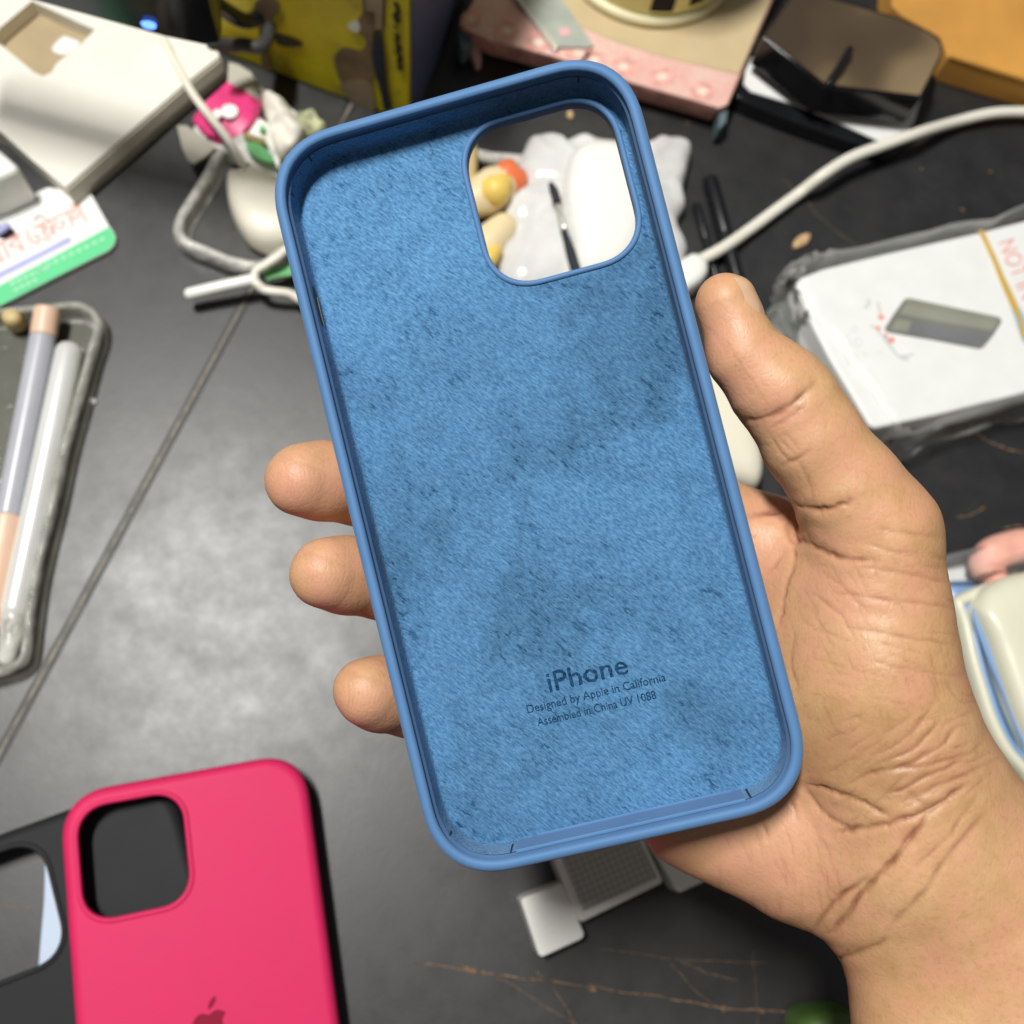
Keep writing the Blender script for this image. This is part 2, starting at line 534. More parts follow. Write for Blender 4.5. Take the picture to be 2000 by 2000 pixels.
def pebble(name, outline, z0, h, material, parent=None, prof=None, bumpy=0, seed=0):
    """rounded solid grown from a world outline (N x 3); z0 base, h height"""
    O = np.asarray(outline, float); c = O[:, :2].mean(0)
    prof = prof or [(.93, 0), (1.0, .12), (1.0, .30), (.985, .48), (.95, .65), (.88, .80), (.76, .90), (.58, .965), (.34, .993), (.12, 1.0)]
    rng = np.random.RandomState(seed)
    rings = []
    ph = rng.rand(6) * 6.28
    for s, t in prof:
        xy = c + (O[:, :2] - c) * s
        z = np.full(len(O), z0 + h * t)
        if bumpy:
            z = z + bumpy * t * (np.sin(xy[:, 0] * .23 + ph[0]) * np.cos(xy[:, 1] * .19 + ph[1]) + .6 * np.sin(xy[:, 0] * .55 + xy[:, 1] * .4 + ph[2]) + .4 * np.sin(xy[:, 1] * .9 - xy[:, 0] * .3 + ph[3]))
        rings.append(np.c_[xy, z])
    V, Fc = loft(rings, cap0=True, cap1=True)
    return mesh_obj(name, V, Fc, material, parent, smooth=True)


def tube(name, pts, r, material, parent=None, n=12, sub=6, flat=None):
    P = smooth(pts, sub) if sub > 1 else np.asarray(pts, float)
    R = np.asarray(r, float)
    R = np.full(len(P), float(r)) if R.ndim == 0 else np.interp(np.linspace(0, 1, len(P)), np.linspace(0, 1, len(R)), R)
    tg = np.gradient(P, axis=0); tg /= np.linalg.norm(tg, axis=1, keepdims=True) + 1e-9
    u = np.cross(tg[0], [0, 0, 1.0]); 
    if np.linalg.norm(u) < 1e-3:
        u = np.array([1.0, 0, 0])
    rings = []

    def ring(c, t, rad, u):
        u = u - t * (u @ t); u /= np.linalg.norm(u); v = np.cross(t, u)
        a = np.linspace(0, 2 * math.pi, n, endpoint=False)
        return c + rad * (np.outer(np.cos(a), u) + np.outer(np.sin(a), v) * (flat or 1)), u
    for q, f in ((1.0, .25), (.75, .7), (.4, .93)):
        rg, u = ring(P[0] - tg[0] * R[0] * q * .9, tg[0], R[0] * f, u); rings.append(rg)
    for c, t, rad in zip(P, tg, R):
        rg, u = ring(c, t, rad, u); rings.append(rg)
    for q, f in ((.4, .93), (.75, .7), (1.0, .25)):
        rg, u = ring(P[-1] + tg[-1] * R[-1] * q * .9, tg[-1], R[-1] * f, u); rings.append(rg)
    V, Fc = loft(rings, cap0=True, cap1=True)
    return mesh_obj(name, V, Fc, material, parent, smooth=True)


def cyl(name, a, b, r, material, parent=None, n=24, r2=None, bev=0):
    a = np.asarray(a, float); b = np.asarray(b, float); t = (b - a) / np.linalg.norm(b - a)
    u = np.cross(t, [0, 0, 1.0]); u = u / np.linalg.norm(u) if np.linalg.norm(u) > 1e-3 else np.array([1.0, 0, 0]); v = np.cross(t, u)
    an = np.linspace(0, 2 * math.pi, n, endpoint=False); cs = np.outer(np.cos(an), u) + np.outer(np.sin(an), v)
    V, Fc = loft([a + r * cs, b + (r2 or r) * cs], cap0=True, cap1=True)
    o = mesh_obj(name, V, Fc, material, parent)
    bevel(o, bev or min(r * .25, .8), 3)
    return o


def fill_loops(loops):
    """triangulated plate bounded by the first loop with the others as holes"""
    bm = bmesh.new(); E = []
    for lp in loops:
        vs = [bm.verts.new(tuple(p)) for p in lp]
        for i in range(len(vs)):
            E.append(bm.edges.new((vs[i], vs[(i + 1) % len(vs)])))
    bmesh.ops.triangle_fill(bm, use_beauty=True, edges=E, normal=Vector((0, 0, 1)))
    bm.verts.index_update()
    V = np.array([v.co[:] for v in bm.verts]); Fc = [tuple(v.index for v in f.verts) for f in bm.faces]
    bm.free()
    return V, Fc


def join(*vf):
    V = []; Fc = []; k = 0
    for v, f in vf:
        V.append(np.asarray(v, float)); Fc += [tuple(i + k for i in q) for q in f]; k += len(v)
    return np.concatenate(V), Fc


def decal(name, pts, z, material, parent, th=.25):
    """thin printed patch lying on a level surface at height z, outline in pixels"""
    return prism(name, ats(pts, z + th), z + .02, material, parent)


class Plane:
    """a plane of the scene on which pixels can be found"""
    def __init__(s, p0, n):
        s.p = np.asarray(p0, float); s.n = np.asarray(n, float) / np.linalg.norm(n)
        if s.n @ (CAM - s.p) < 0:
            s.n = -s.n

    def at(s, px, py, off=0):
        d = ray(px, py); q = s.p + s.n * off
        return CAM + d * ((s.n @ (q - CAM)) / (s.n @ d))

    def patch(s, name, pts, material, parent, off=.05, th=.3):
        a = np.array([s.at(x, y, off) for x, y in pts]); b = np.array([s.at(x, y, off + th) for x, y in pts])
        V, Fc = loft([a, b], cap0=True, cap1=True)
        return mesh_obj(name, V, Fc, material, parent)


def ribbon(pts, wd, normal, th=.15):
    """flat stroke along a 3-D polyline"""
    P = np.asarray(pts, float)
    t = np.gradient(P, axis=0); t /= np.linalg.norm(t, axis=1, keepdims=True) + 1e-9
    s_ = np.cross(t, normal); s_ /= np.linalg.norm(s_, axis=1, keepdims=True) + 1e-9
    nn = np.asarray(normal) * th
    rings = [np.array([p - q * wd / 2, p + q * wd / 2, p + q * wd / 2 + nn, p - q * wd / 2 + nn]) for p, q in zip(P, s_)]
    return loft(rings, cap0=True, cap1=True)


def text_geo(s, size, align='LEFT', ext=.15, width=None):
    cu = bpy.data.curves.new('t', 'FONT'); cu.body = s; cu.size = size; cu.align_x = align; cu.extrude = ext; cu.offset = -.012; cu.resolution_u = 3
    o = bpy.data.objects.new('t', cu); S.collection.objects.link(o)
    bpy.context.view_layer.update()
    me = bpy.data.meshes.new_from_object(o.evaluated_get(bpy.context.evaluated_depsgraph_get()))
    V = np.array([v.co[:] for v in me.vertices]); Fc = [tuple(p.vertices) for p in me.polygons]
    bpy.data.objects.remove(o); bpy.data.curves.remove(cu); bpy.data.meshes.remove(me)
    if width:
        k = width / (V[:, 0].max() - V[:, 0].min()); V[:, 0] *= k
    return V, Fc


# ------------------------------------------------------------------ desk
def desk():
    z0 = -24.0
    V, Fc = loft([np.array([(-900, -330, z), (900, -330, z), (900, 1100, z), (-900, 1100, z)], float) for z in (z0, 0)], cap0=True, cap1=True)
    o = mesh_obj('desk', V, Fc, 'desk_laminate', loc=(0, 0, z0)); o['kind'] = 'structure'
    return o


DESK = desk()
# a shallow joint runs across the desk: a dark strip with a worn edge
a, b = at(505, 540), at(-40, 1545)
a2 = a + (a - b) * 1.2; b2 = b + (b - a) * .25
V, Fc = ribbon([a2, (a2 + b2) / 2, b2], 3.6, (0, 0, 1), .35)
mat('joint_strip', (.012, .012, .011), .5, .3, 120)
mat('joint_worn', (.17, .15, .12), .6, .6, 240)
o = mesh_obj('desk_joint', V + np.array([0, 0, .03]), Fc, 'joint_strip'); o['kind'] = 'structure'
V, Fc = ribbon([a2, (a2 + b2) / 2, b2], 1.0, (0, 0, 1), .12)
mesh_obj('worn_line', V + np.array([0, 0, .42]), Fc, 'joint_worn', o)

# scratches worn into the laminate
scr = [([(800, 1879), (862, 1886), (924, 1896), (1000, 1908), (1073, 1917), (1150, 1926), (1214, 1937), (1320, 1951), (1421, 1970), (1500, 1973), (1566, 1979)], 1.0),
       ([(966, 1908), (1010, 1931), (1060, 1965), (1115, 1995), (1150, 2020)], .6), ([(1048, 1896), (1075, 1920), (1100, 1960), (1124, 2000)], .6),
       ([(1173, 1855), (1240, 1862), (1330, 1874), (1421, 1879), (1500, 1880)], .5), ([(1320, 1872), (1380, 1900), (1440, 1915)], .6), ([(1310, 1885), (1370, 1945), (1400, 1965)], .5),
       ([(1532, 351), (1560, 377), (1592, 415), (1630, 448), (1677, 482)], .6), ([(1905, 845), (1950, 872), (2010, 886)], 1.5),
       ([(1868, 1012), (1895, 1003), (1925, 990)], 1.0), ([(1958, 1033), (1985, 1028), (2000, 1026)], 1.4), ([(1470, 1855), (1476, 1930), (1480, 2000)], .4),
       ([(0, 1768), (30, 1772), (62, 1774)], .8)]
VF = []
for pl, wd in scr:
    q = smooth(pl, 3) + np.random.RandomState(len(VF)).randn(len(smooth(pl, 3)), 2) * 1.2
    W_ = ats(q, .03)
    VF.append(ribbon(W_, wd * .36, (0, 0, 1), .08))
rs = np.random.RandomState(3)
for px, py, r in [(905, 1891, 2.2), (925, 1896, 2.0), (945, 1900, 1.6), (1155, 1929, 2.4), (1412, 1968, 2.6), (1490, 1975, 2.2), (1550, 1976, 2.2), (1560, 1010, 1.6), (1935, 335, 1.2), (1800, 330, 1.0), (1345, 240, 1.6), (1110, 222, 1.6), (1880, 410, 1.4), (560, 1010, .1)]:
    c = at(px, py, .03); an = np.linspace(0, 6.28, 9)[:-1]; k = 1 + .35 * rs.randn(8)
    lp = c + np.c_[np.cos(an) * r * .55 * k, np.sin(an) * r * .4 * k, np.zeros(8)]
    VF.append(loft([lp, lp + [0, 0, .1]], cap0=True, cap1=True))
mesh_obj('scratches', *join(*VF), 'scratch', DESK)


# ------------------------------------------------------------------ phone cases
def rrect(W, H, r, n=2.4, k=14, cx=0, cy=0):
    pts = []
    for sx_, sy_, a0 in ((1, 1, 0), (-1, 1, 90), (-1, -1, 180), (1, -1, 270)):
        for a in np.radians(np.linspace(a0, a0 + 90, k)):
            c, s_ = math.cos(a), math.sin(a)
            pts.append((cx + sx_ * (W / 2 - r) + r * math.copysign(abs(c) ** (2 / n), c), cy + sy_ * (H / 2 - r) + r * math.copysign(abs(s_) ** (2 / n), s_)))
    return np.array(pts)


CW, CH, CR = 75.5, 151.6, 15.7
HX, HY, HW, HH, HR = 16.9, 53.6, 31.0, 33.3, 9.6


def case_ring(ins, wv):
    return np.c_[rrect(CW - 2 * ins, CH - 2 * ins, max(CR - ins, 3)), np.full(56, wv)]


def hole_ring(off, wv):
    return np.c_[rrect(HW + 2 * off, HH + 2 * off, HR + off, 2.3, 14, HX, HY), np.full(56, wv)]


def case_shell():
    prof = [(2.8, 9.3), (2.8, 2.4), (2.1, 1.7), (2.5, 1.25), (2.48, .6), (2.2, .2), (1.75, 0), (1.15, .06), (.6, .42), (.2, 1.1), (0, 2.1), (0, 6.3), (.22, 8.2), (.75, 9.7), (1.6, 10.7), (2.5, 11.15), (3.4, 11.35)]
    hol = [(1.65, 11.35), (1.55, 11.55), (1.3, 11.9), (.8, 12.0), (.25, 11.85), (0, 11.3), (0, 8.9), (.2, 8.3), (.65, 8.15), (1.1, 8.3), (1.25, 9.3)]
    a = loft([case_ring(*p) for p in prof])
    b = loft([hole_ring(*p) for p in hol])
    c = fill_loops([case_ring(3.4, 11.35), hole_ring(1.65, 11.35)])
    c = (np.c_[c[0][:, :2], np.full(len(c[0]), 11.35)], c[1])
    return join(a, b, c) + (len(c[1]),)


def case_lining():
    a = loft([case_ring(*p) for p in [(3.0, 2.3), (3.0, 7.2), (3.08, 8.0), (3.3, 8.5), (3.75, 8.7)]])
    c = fill_loops([case_ring(3.75, 8.7), hole_ring(1.2, 8.7)])
    c = (np.c_[c[0][:, :2], np.full(len(c[0]), 8.7)], c[1])
    return join(a, c) + (len(c[1]),)


def weld(o, d=.02, flat=0):
    bm = bmesh.new(); bm.from_mesh(o.data)
    bmesh.ops.remove_doubles(bm, verts=bm.verts, dist=d * .001)
    bmesh.ops.recalc_face_normals(bm, faces=bm.faces)
    bm.to_mesh(o.data); bm.free()
    k = len(o.data.polygons)
    o.data.polygons.foreach_set('use_smooth', [True] * (k - flat) + [False] * flat)
    return o


def phone_case(name, label, M, t, sh_mat, li_mat, group='phone cases'):
    """M, t take case coords (x right, y up, w towards the back, seen from the open side) to camera coords"""
    f = lambda V: c2w(np.asarray(V, float) @ M.T + t)
    c = f(np.array([[0, 0, 11.4]]))[0]
    root = thing(name, label, 'phone case', c, group)
    V, Fc, fl_ = case_shell(); weld(mesh_obj('shell', f(V), Fc, sh_mat, root), flat=fl_)
    V, Fc, fl_ = case_lining(); weld(mesh_obj('lining', f(V), Fc, li_mat, root), flat=fl_)
    return root, f


BM = np.array([[0.96687401, -0.24149812, 0.08266384], [0.24370542, 0.96968975, -0.01759158], [-0.07590994, 0.03715447, 0.99642221]])
BT = np.array([3.82903, 9.36386, 195.58637])
blue, bf = phone_case('phone_case', 'blue silicone phone case with blue felt lining held open towards the viewer in a hand', BM, BT, 'blue_silicone', 'blue_felt')


def cbox(name, x0, x1, y0, y1, w0, w1, material, parent, f=bf, bev=0):
    lo_ = [(x0, y0, w0), (x1, y0, w0), (x1, y1, w0), (x0, y1, w0)]; hi = [(x0, y0, w1), (x1, y0, w1), (x1, y1, w1), (x0, y1, w1)]
    V, Fc = loft([f(np.array(lo_)), f(np.array(hi))], cap0=True, cap1=True)
    o = mesh_obj(name, V, Fc, material, parent)
    if bev:
        bevel(o, bev, 3)
    return o


lin = [c for c in blue.children if c.name.startswith('lining')][0]
yb = -CH / 2
# smooth silicone strip on the bottom wall, its port opening, and the slits where felt pieces meet
strip = cbox('port_strip', -21.5, 24.2, yb + 2.6, yb + 3.4, 2.0, 8.75, 'blue_silicone', blue, bev=.25)
cbox('strip_edge', -17, 22.5, yb + 3.2, yb + 3.85, 8.2, 8.55, 'blue_silicone', strip, bev=.15)
for x0, x1 in ((-5.4, -3.0), (3.0, 5.4)):
    cbox('port_opening', x0, x1, yb + 3.36, yb + 3.45, 3.6, 4.3, 'mid_blue_silicone', strip)

def slit(x, y, w0, w1, nx, ny, wd=.32):
    tx, ty = -ny, nx
    pr = []
    for w_ in (w0, w1):
        pr.append(bf(np.array([(x + tx * wd / 2 - nx * .4, y + ty * wd / 2 - ny * .4, w_), (x - tx * wd / 2 - nx * .4, y - ty * wd / 2 - ny * .4, w_), (x - tx * wd / 2 + nx * .07, y - ty * wd / 2 + ny * .07, w_), (x + tx * wd / 2 + nx * .07, y + ty * wd / 2 + ny * .07, w_)])))
    V, Fc = loft(pr, cap0=True, cap1=True)
    mesh_obj('seam_slit', V, Fc, 'slit_blue', lin)


ringin = rrect(CW - 6, CH - 6, CR - 3.0)
for tgt in [(27.0, 72.0), (-28.6, 71.6), (-34.0, 65.5), (-33.0, -66.5), (-22.6, -72.3), (25.2, -72.3)]:
    k = np.argmin(((ringin - tgt) ** 2).sum(1)); p = ringin[k]
    tv = ringin[(k + 1) % 56] - ringin[k - 1]; tv /= np.linalg.norm(tv)
    nx, ny = -tv[1], tv[0]
    if nx * p[0] + ny * p[1] > 0:
        nx, ny = -nx, -ny
    big_ = tgt[1] < -70
    slit(tgt[0] if abs(tgt[0]) < 26 else p[0], p[1], 2.4, 8.2 if big_ else 4.6, nx, ny, .4)
# opening for the mute switch in the left wall
V, Fc = loft([bf(np.array([(x, 42.4 + 4.4 * math.cos(a), 5.0 + 1.9 * math.sin(a)) for a in np.linspace(0, 6.283, 24, endpoint=False)])) for x in (-35.6, -34.68)], cap0=True, cap1=True)
sw = mesh_obj('switch_opening', V, Fc, 'slot_dark', lin)
V, Fc = loft([bf(np.array([(x, 41.6 + 3.0 * math.cos(a), 6.1 + .28 * math.sin(a)) for a in np.linspace(0, 6.283, 16, endpoint=False)])) for x in (-34.8, -34.62)], cap0=True, cap1=True)
mesh_obj('switch_edge', V, Fc, 'olive_stem', sw)


def felt_text(s, x0, x1, yb_, hgt, lin_):
    V, Fc = text_geo(s, hgt / .72, ext=.02)
    V[:, 0] -= V[:, 0].min(); V[:, 0] *= (x1 - x0) / V[:, 0].max()
    # ragged edges where the print breaks up in the nap
    j = np.random.RandomState(5).randn(*V[:, :2].shape) * hgt * .022
    V[:, :2] += j
    P = np.c_[x0 + V[:, 0], yb_ + V[:, 1], 8.665 - V[:, 2]]
    mesh_obj('lettering', bf(P), Fc, 'felt_ink', lin_)


felt_text('iPhone', -8.0, 8.3, -45.0, 4.1, lin)
felt_text('Designed by Apple in California', -13.4, 15.2, -48.2, 1.75, lin)
felt_text('Assembled in China UV 1088', -12.0, 12.5, -51.2, 1.75, lin)


def basis(nx, ny):
    n = np.array([nx, ny, math.sqrt(1 - nx * nx - ny * ny)])
    x = np.array([1.0, 0, 0]); x -= n * (x @ n); x /= np.linalg.norm(x)
    return np.c_[x, np.cross(n, x), n]


def lying(nx, ny, rot, flip=True):
    c, s_ = math.cos(rot), math.sin(rot)
    M = basis(nx, ny) @ np.array([[c, -s_, 0], [s_, c, 0], [0, 0, 1]])
    return M @ np.diag([-1, 1, -1]) if flip else M


# pink case, back up: fitted on the photograph; the open side faces the desk
PM = lying(-.20, -.28, .19)
n_ = basis(-.20, -.28)[:, 2]
PT = np.array([-91.3, -156.2, 305.6]) + n_ * 5.5
pink, pf = phone_case('phone_case', 'bright pink silicone phone case lying back up on the black case at the desk front', PM, PT, 'pink_silicone', 'pink_silicone')


def apple(parent, f, w_):
    """bitten apple with leaf, as moulded on the back"""
    right = [(0, .62), (.13, .68), (.30, .72), (.48, .66), (.60, .56)]
    bite = [(.50, .44), (.455, .28), (.50, .10), (.64, -.02)]
    rest = [(.60, -.22), (.50, -.42), (.38, -.60), (.24, -.68), (.10, -.64), (0, -.62)]
    left = [(-.10, -.64), (-.24, -.68), (-.38, -.60), (-.52, -.40), (-.62, -.14), (-.66, .10), (-.63, .34), (-.52, .56), (-.36, .69), (-.20, .70), (-.08, .65)]
    body = np.r_[smooth(right, 4), smooth(bite, 4), smooth(rest + left + [(0, .62)], 4)[:-1]]
    body = body[np.r_[True, np.linalg.norm(np.diff(body, axis=0), axis=1) > 1e-4]]
    leaf = smooth([(.0, .78), (.02, .95), (.12, 1.10), (.28, 1.20), (.29, 1.04), (.20, .89), (.08, .81)], 5, True)
    VF = []
    for lp in (body, leaf):
        lp = lp * 8.2
        P0 = np.c_[-lp[:, 0], lp[:, 1] - 1.0, np.full(len(lp), w_)]; P1 = P0.copy(); P1[:, 2] += .09
        VF.append(loft([f(P0), f(P1)], cap0=True, cap1=True))
    mesh_obj('apple_emblem', *join(*VF), 'pink_logo', parent)


apple([c for c in pink.children if c.name.startswith('shell')][0], pf, 11.31)
# black case under it, and a pale blue one under the black
GN = (-.10, -.28)


def lay_case(px, py, z, rot, name, label, m1, m2, k=1.0):
    c = at(px, py, z)                       # centre of the back, world
    cc = (c - CAM) @ RW; cc[2] = -cc[2]     # to camera coords
    M = lying(GN[0], GN[1], rot) * k
    t = cc - M @ np.array([0, 0, 11.4])
    return phone_case(name, label, M, t, m1, m2)


lay_case(208, 2125, 13.5, .36, 'phone_case', 'black silicone phone case half hidden under the pink case', 'black_silicone', 'black_matte', 1.08)
# the pale blue card-like case shows only through the black case's opening
pb = thing('phone_case', 'pale blue phone case under the black and pink cases', 'phone case', at(120, 1780, 0), 'phone cases')
oc = ats(smooth([(90, 1640), (118, 1603), (140, 1585), (160, 1600), (166, 1700), (168, 1860), (160, 1990), (70, 2000), (74, 1882), (84, 1760)], 5, True), 4.2)
prism('shell', oc, .3, 'pale_blue_silicone', pb, .8)

# ------------------------------------------------------------------ hand and forearm
HAND = [  # chains of (px, py, depth mm, radius px); each chain blends, then blends into the palm
]
palm = [
    [(1713, 1040, 203, 106), (1710, 1180, 205, 118), (1706, 1330, 206, 146)],
    [(1706, 1330, 206, 146), (1755, 1495, 207, 152), (1785, 1640, 207, 166)],
    [(1500, 1130, 227, 105), (1490, 1350, 227, 122), (1480, 1545, 224, 120)],
    [(1480, 1545, 224, 120), (1590, 1625, 219, 130), (1700, 1700, 212, 130)],
    [(1325, 1470, 229, 108), (1370, 1570, 227, 112)],
    [(1370, 1570, 227, 112), (1545, 1680, 218, 103)],
    [(1330, 1240, 229, 105), (1325, 1470, 229, 108)],
    [(1600, 1150, 217, 120), (1620, 1400, 214, 140)],
    [(1785, 1640, 208, 166), (2080, 2050, 205, 200), (2420, 2520, 202, 215)],
    [(1722, 1775, 210, 98), (1872, 2035, 208, 180), (2120, 2450, 205, 260)],
    [(1850, 1560, 208, 112), (2120, 1860, 205, 165), (2450, 2270, 202, 210)],
]
thumb = [(1416, 593, 199, 58), (1454, 694, 199.5, 67), (1512, 752, 200, 83), (1545, 789, 200.5, 86), (1586, 860, 201, 92), (1655, 955, 202, 100), (1713, 1040, 203, 106)]
index = [(1030, 850, 219.5, 70), (1200, 920, 220.5, 74), (1350, 990, 222, 84), (1500, 1070, 224, 96), (1580, 1180, 224, 110)]
middle = [(590, 937, 208.5, 71), (632, 940, 212.5, 73), (700, 948, 219.0, 75), (760, 955, 219.6, 78), (950, 985, 221.5, 80), (1200, 1060, 224, 88), (1450, 1180, 226, 104)]
ring_ = [(636, 1120, 208.0, 70), (674, 1123, 212.5, 71), (748, 1132, 219.0, 73), (800, 1140, 219.4, 75), (950, 1160, 221.5, 78), (1200, 1230, 225, 86), (1420, 1310, 227, 104)]
little = [(716, 1350, 207.0, 65), (742, 1354, 211.0, 68), (806, 1365, 218.0, 71), (860, 1372, 218.6, 72), (1000, 1390, 221, 74), (1200, 1420, 225, 84), (1400, 1450, 227, 104)]


def P3(q):
    x, y, d, r = q
    return np.array([(x - 1000) / F * d, -(y - 1000) / F * d, d, r * d / F], np.float32)


CH_ = [[P3(q) for q in c] for c in palm]
FG_ = [[P3(q) for q in c] for c in (thumb, index, middle, ring_, little)]
SEG = []                       # (a, b, ra, rb, group)
for c in CH_:
    for a, b in zip(c[:-1], c[1:]):
        SEG.append((a[:3], b[:3], a[3], b[3], 0))
for g, c in enumerate(FG_):
    for a, b in zip(c[:-1], c[1:]):
        SEG.append((a[:3], b[:3], a[3], b[3], g + 1))
KP, KF, KJ = 9.0, 3.0, [0, 6.0, 6.0, 5.0, 5.0, 5.0]


def smin(a, b, k):
    h = np.maximum(k - np.abs(a - b), 0) / k
    return np.minimum(a, b) - h * h * k * .25


def dseg(P, s):
    a, b, ra, rb, g = s
    ab = b - a; t = np.clip(((P - a) @ ab) / (ab @ ab), 0, 1)
    return np.linalg.norm(P - a - t[:, None] * ab, axis=1) - (ra + (rb - ra) * t)


def sdf(P, keep=None):
    grp = {}
    for i, s in enumerate(SEG):
        if keep is not None and not keep[i]:
            continue
        d = dseg(P, s); g = s[4]
        grp[g] = d if g not in grp else smin(grp[g], d, KP if g == 0 else KF)
    base = grp.get(0)
    out = base
    for g, d in grp.items():
        if g == 0:
            continue
        u = d if base is None else smin(base, d, KJ[g])
        out = u if out is None else np.minimum(out, u)
    return out


def hand_mesh(h=.42, bs=14):
    allp = np.array([q for c in CH_ + FG_ for q in c])
    lo_ = (allp[:, :3] - allp[:, 3:4]).min(0) - 4; hi = (allp[:, :3] + allp[:, 3:4]).max(0) + 4
    hi = np.minimum(hi, [150, 1e9, 1e9]); lo_ = np.maximum(lo_, [-1e9, -150, -1e9])
    nb = np.ceil((hi - lo_) / (h * bs)).astype(int)
    D = np.ones(tuple(nb * bs + 1), np.float32)
    ci = np.stack(np.meshgrid(*[np.arange(k) for k in nb], indexing='ij'), -1).reshape(-1, 3)
    cc = (lo_ + (ci + .5) * bs * h).astype(np.float32)
    per = np.stack([dseg(cc, s) for s in SEG], 1)
    dm = per.min(1); rad = bs * h * .87
    near = (dm < rad + 7) & (dm > -rad - 9)
    full = sdf(cc)
    for i in np.where(~near)[0]:
        x, y, z = ci[i] * bs
        if full[i] < 0:
            D[x:x + bs + 1, y:y + bs + 1, z:z + bs + 1] = -1
    g = np.stack(np.meshgrid(*[np.arange(bs + 1)] * 3, indexing='ij'), -1).reshape(-1, 3)
    for i in np.where(near)[0]:
        x, y, z = ci[i] * bs
        P = (lo_ + (ci[i] * bs + g) * h).astype(np.float32)
        keep = per[i] < dm[i] + 2 * rad + 12
        D[x:x + bs + 1, y:y + bs + 1, z:z + bs + 1] = sdf(P, keep).reshape((bs + 1,) * 3)
    # naive surface nets
    nx, ny, nz = D.shape
    sg = D < 0
    cnt = np.zeros((nx - 1, ny - 1, nz - 1), np.int8)
    for a in (0, 1):
        for b in (0, 1):
            for c in (0, 1):
                cnt += sg[a:nx - 1 + a, b:ny - 1 + b, c:nz - 1 + c]
    act = np.argwhere((cnt > 0) & (cnt < 8))
    idx = np.full(cnt.shape, -1, np.int32); idx[tuple(act.T)] = np.arange(len(act))
    acc = np.zeros((len(act), 3), np.float64); num = np.zeros(len(act))
    cor = [(a, b, c) for a in (0, 1) for b in (0, 1) for c in (0, 1)]
    for p in cor:
        for ax in range(3):
            if p[ax]:
                continue
            q = list(p); q[ax] = 1
            dp = D[tuple((act + p).T)]; dq = D[tuple((act + q).T)]
            cr = (dp < 0) != (dq < 0)
            t = np.where(cr, dp / np.where(cr, dp - dq, 1), 0)
            pos = np.array(p, float)[None] + 0 * acc; pos[:, ax] += t
            acc += pos * cr[:, None]; num += cr
    V = lo_ + (act + acc / num[:, None]) * h
    Q = []
    for ax in range(3):
        sl0 = [slice(1, -1)] * 3; sl1 = [slice(1, -1)] * 3
        sl0[ax] = slice(0, -1); sl1[ax] = slice(1, None)
        e = sg[tuple(sl0)] != sg[tuple(sl1)]
        pts = np.argwhere(e) + [0 if k == ax else 1 for k in range(3)]
        inside0 = sg[tuple(pts.T)]
        u, v_ = [k for k in range(3) if k != ax]
        eu = np.zeros(3, int); eu[u] = 1; ev = np.zeros(3, int); ev[v_] = 1
        c = [idx[tuple((pts - eu - ev).T)], idx[tuple((pts - ev).T)], idx[tuple(pts.T)], idx[tuple((pts - eu).T)]]
        q = np.stack(c, 1)
        flip = ~inside0 if ax != 1 else inside0
        q[flip] = q[flip][:, ::-1]
        q = q[(q >= 0).all(1)]
        Q.append(q)
    return V, np.concatenate(Q)


def vnormals(V, Q):
    n = np.cross(V[Q[:, 2]] - V[Q[:, 0]], V[Q[:, 3]] - V[Q[:, 1]])
    out = np.zeros_like(V)
    for k in range(4):
        np.add.at(out, Q[:, k], n)
    return out / (np.linalg.norm(out, axis=1, keepdims=True) + 1e-12)


